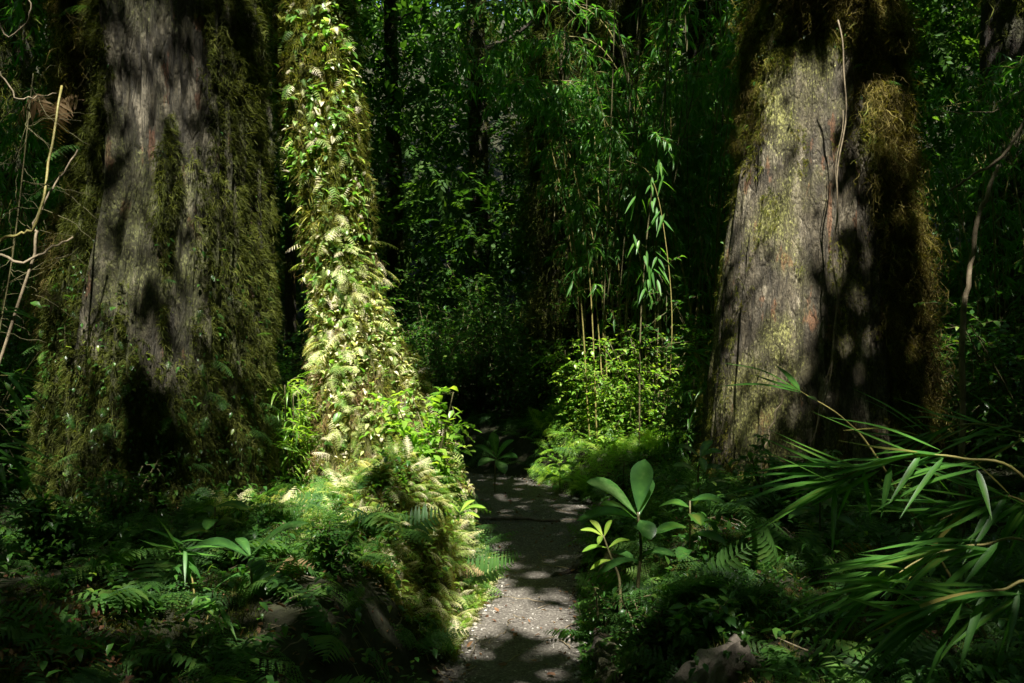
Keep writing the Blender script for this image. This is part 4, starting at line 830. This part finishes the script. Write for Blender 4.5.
stick('fallen_stick', 'short stick lying on the path just beyond the longer one', 'stick', [(500, 513, 7.9), (540, 512, 7.9)], .012, .008, M['wood'], None)
for k in range(6):
    px = random.uniform(600, 735); Y = random.uniform(8.6, 10.5); b = at(px, 0, Y)
    t = [np.array([b[0], Y, gz(b[0], Y)-.05]), np.array([b[0]+random.uniform(-.3, .3), Y, 2.2]), np.array([b[0]+random.uniform(-.5, .5), Y, 5.])]; S_ = spline(t, 30); a = Acc(); tube(a, S_-S_[0], np.linspace(.009, .005, 30), 6)
    o = a.build('bamboo_cane', M['stem']); o.location = [float(v) for v in S_[0]]; setp(o, 'bare upright bamboo cane in the dark thicket left of the right trunk', 'cane', 'bare bamboo canes')
for k in range(10):
    px = random.uniform(540, 740); Y = random.uniform(9, 11); b = at(px, 0, Y); top = np.array([b[0], Y, 8.6]); S_ = spline([top, top+[.1, 0, -3.2], top+[random.uniform(-.3, .3), 0, -6.9]], 24); a = Acc(); tube(a, S_, .006, 5)
    n_ = 60; idx = rng.integers(3, 24, n_)
    o = a.build('vine', M['stem']); setp(o, 'thin vine hanging from the roof of leaves into the dark thicket', 'vine', 'hanging vines')
# roots and log
def blob_log(name, label, cat, pts, r0, r1, mat, mossy=True):
    P = spline(pts, 40); a = Acc(); th = np.arange(24)/24*2*PI; T = nrm(np.gradient(P, axis=0)); u = nrm(np.cross(T, [0, 0, 1.])); w_ = np.cross(u, T)
    R = np.linspace(r0, r1, 40)[:, None]*(1+.5*fbm(np.cos(th)[None]*2, np.sin(th)[None]*2, np.arange(40)[:, None]*.15, 5)); V = P[:, None]+R[..., None]*(np.cos(th)[None, :, None]*u[:, None]+np.sin(th)[None, :, None]*w_[:, None])
    i = np.arange(39)[:, None]*24; j = np.arange(24)[None, :]; j2 = (j+1) % 24; b = P[0]
    a.add((V-b).reshape(-1, 3), np.concatenate([np.stack([i+j, i+j2, i+24+j2, i+24+j], -1).ravel(), np.arange(24)[::-1], np.arange(24)+39*24]), np.concatenate([np.full(39*24, 4), [24, 24]]), .5)
    o = a.build(name, mat); o.location = [float(v) for v in b]; return setp(o, label, cat)
def gp(x, y, dz=0.): return (x, y, gz(x, y)+dz)
blob_log('tree_root', 'thick dark root bordering the right edge of the path nearest the viewer', 'root', [gp(.42, 3.5, .02), gp(.42, 3.9, .03), gp(.46, 4.4, .02), gp(.6, 4.8, -.05)], .07, .04, M['barkD'])
blob_log('rotten_log', 'weathered grey chunk of wood lying in the ferns at the bottom right', 'log', [gp(.48, 2.95, .05), gp(.62, 3.0, .06), gp(.8, 3.1, .03)], .075, .05, M['wood'])
blob_log('tree_root', 'reddish root stub poking out of the right bank beside the path', 'root', [gp(.62, 5.2, .05), gp(.52, 5.0, .05), gp(.44, 4.9, 0)], .05, .03, M['dead'])
blob_log('tree_root', 'low root crossing the right half of the path', 'root', [gp(.62, 5.8, .0), gp(.42, 5.9, .0), gp(.25, 5.75, -.015)], .04, .02, M['barkD'])
for k, (px, Y, r_) in enumerate([(600, 8.1, .07), (588, 8.3, .05), (612, 7.9, .05), (575, 8.5, .04)]):
    x = at(px, 0, Y)[0]; a = Acc(); Mx = frames(np.array([[1., .3, 0]]), np.array([0, 0, 1.])); scat(a, [rocks[k]], Mx, np.zeros((1, 3)), r_)
    o = a.build('pale_stone', M['stone'], smooth=False); o.location = (x, Y, gz(x, Y)+.02); setp(o, ['largest pale stone at the right side of the bend', 'pale stone lying left of the largest at the bend', 'pale stone nearest the viewer at the right of the bend', 'small pale stone furthest up the bend'][k], 'stone')
# dry brown fern at the top left
dm = []
for s in range(2):
    q = Acc(); q.add(*frond_t(15, 6, .24, .75, False, 60+s)); dm.append(q.mesh('frond', M['drymat']))
root = thing('dry_fern', 'dead brown fern with drooping fronds on the left flank of the huge left trunk', 'fern', at(84, 100, 5.15))
for k, (dx, dz_, s_) in enumerate([(-1, .1, .30), (-.75, -.45, .34), (-.45, -.9, .32), (-1, -.25, .36), (-.05, -1, .25)]):
    Mx = frames(np.array([[dx, -.25, dz_]]), np.array([.1, -1., .45]))[0]; o = bpy.data.objects.new('frond', dm[k % 2]); COL.objects.link(o); o.parent = root; o.location = (-.05*k, -.02*k, 0); o.matrix_local = Matrix.Translation((-.05*k, -.02*k, 0)) @ Matrix([list(r_) for r_ in Mx]).to_4x4() @ Matrix.Scale(s_, 4)

# ------------------------------------------------------------------ light, world, camera
w = bpy.data.worlds.new('World'); sc.world = w; w.use_nodes = True; nt = w.node_tree; bg = nt.nodes['Background']
sk = nt.nodes.new('ShaderNodeTexSky'); sk.sky_type = 'NISHITA'; sk.sun_disc = False; sk.sun_elevation = EL; sk.sun_rotation = math.atan2(AZ[0], AZ[1])
nt.links.new(sk.outputs[0], bg.inputs[0]); bg.inputs[1].default_value = .10
ld = bpy.data.lights.new('sun', 'SUN'); ld.energy = 5.; ld.angle = math.radians(.5); ld.color = (1, .95, .85)
lo = bpy.data.objects.new('sun', ld); COL.objects.link(lo); lo.rotation_euler = Vector([float(-v) for v in SUN]).to_track_quat('-Z', 'Y').to_euler(); lo.location = (0, 0, 30)
cd = bpy.data.cameras.new('camera'); cd.sensor_width = 36; cd.lens = F/1024*36; cd.clip_end = 300; cd.clip_start = .05
co = bpy.data.objects.new('camera', cd); COL.objects.link(co); co.location = (0, 0, CAMZ); co.rotation_euler = (PI/2, 0, 0); sc.camera = co
sc.view_settings.view_transform = 'Standard'; sc.view_settings.look = 'None'; sc.view_settings.exposure = 1.95; sc.view_settings.gamma = 1
cy = sc.cycles; cy.use_denoising = True; cy.max_bounces = 6; cy.diffuse_bounces = 4; cy.glossy_bounces = 2; cy.transmission_bounces = 4; cy.transparent_max_bounces = 4; cy.sample_clamp_indirect = 3.
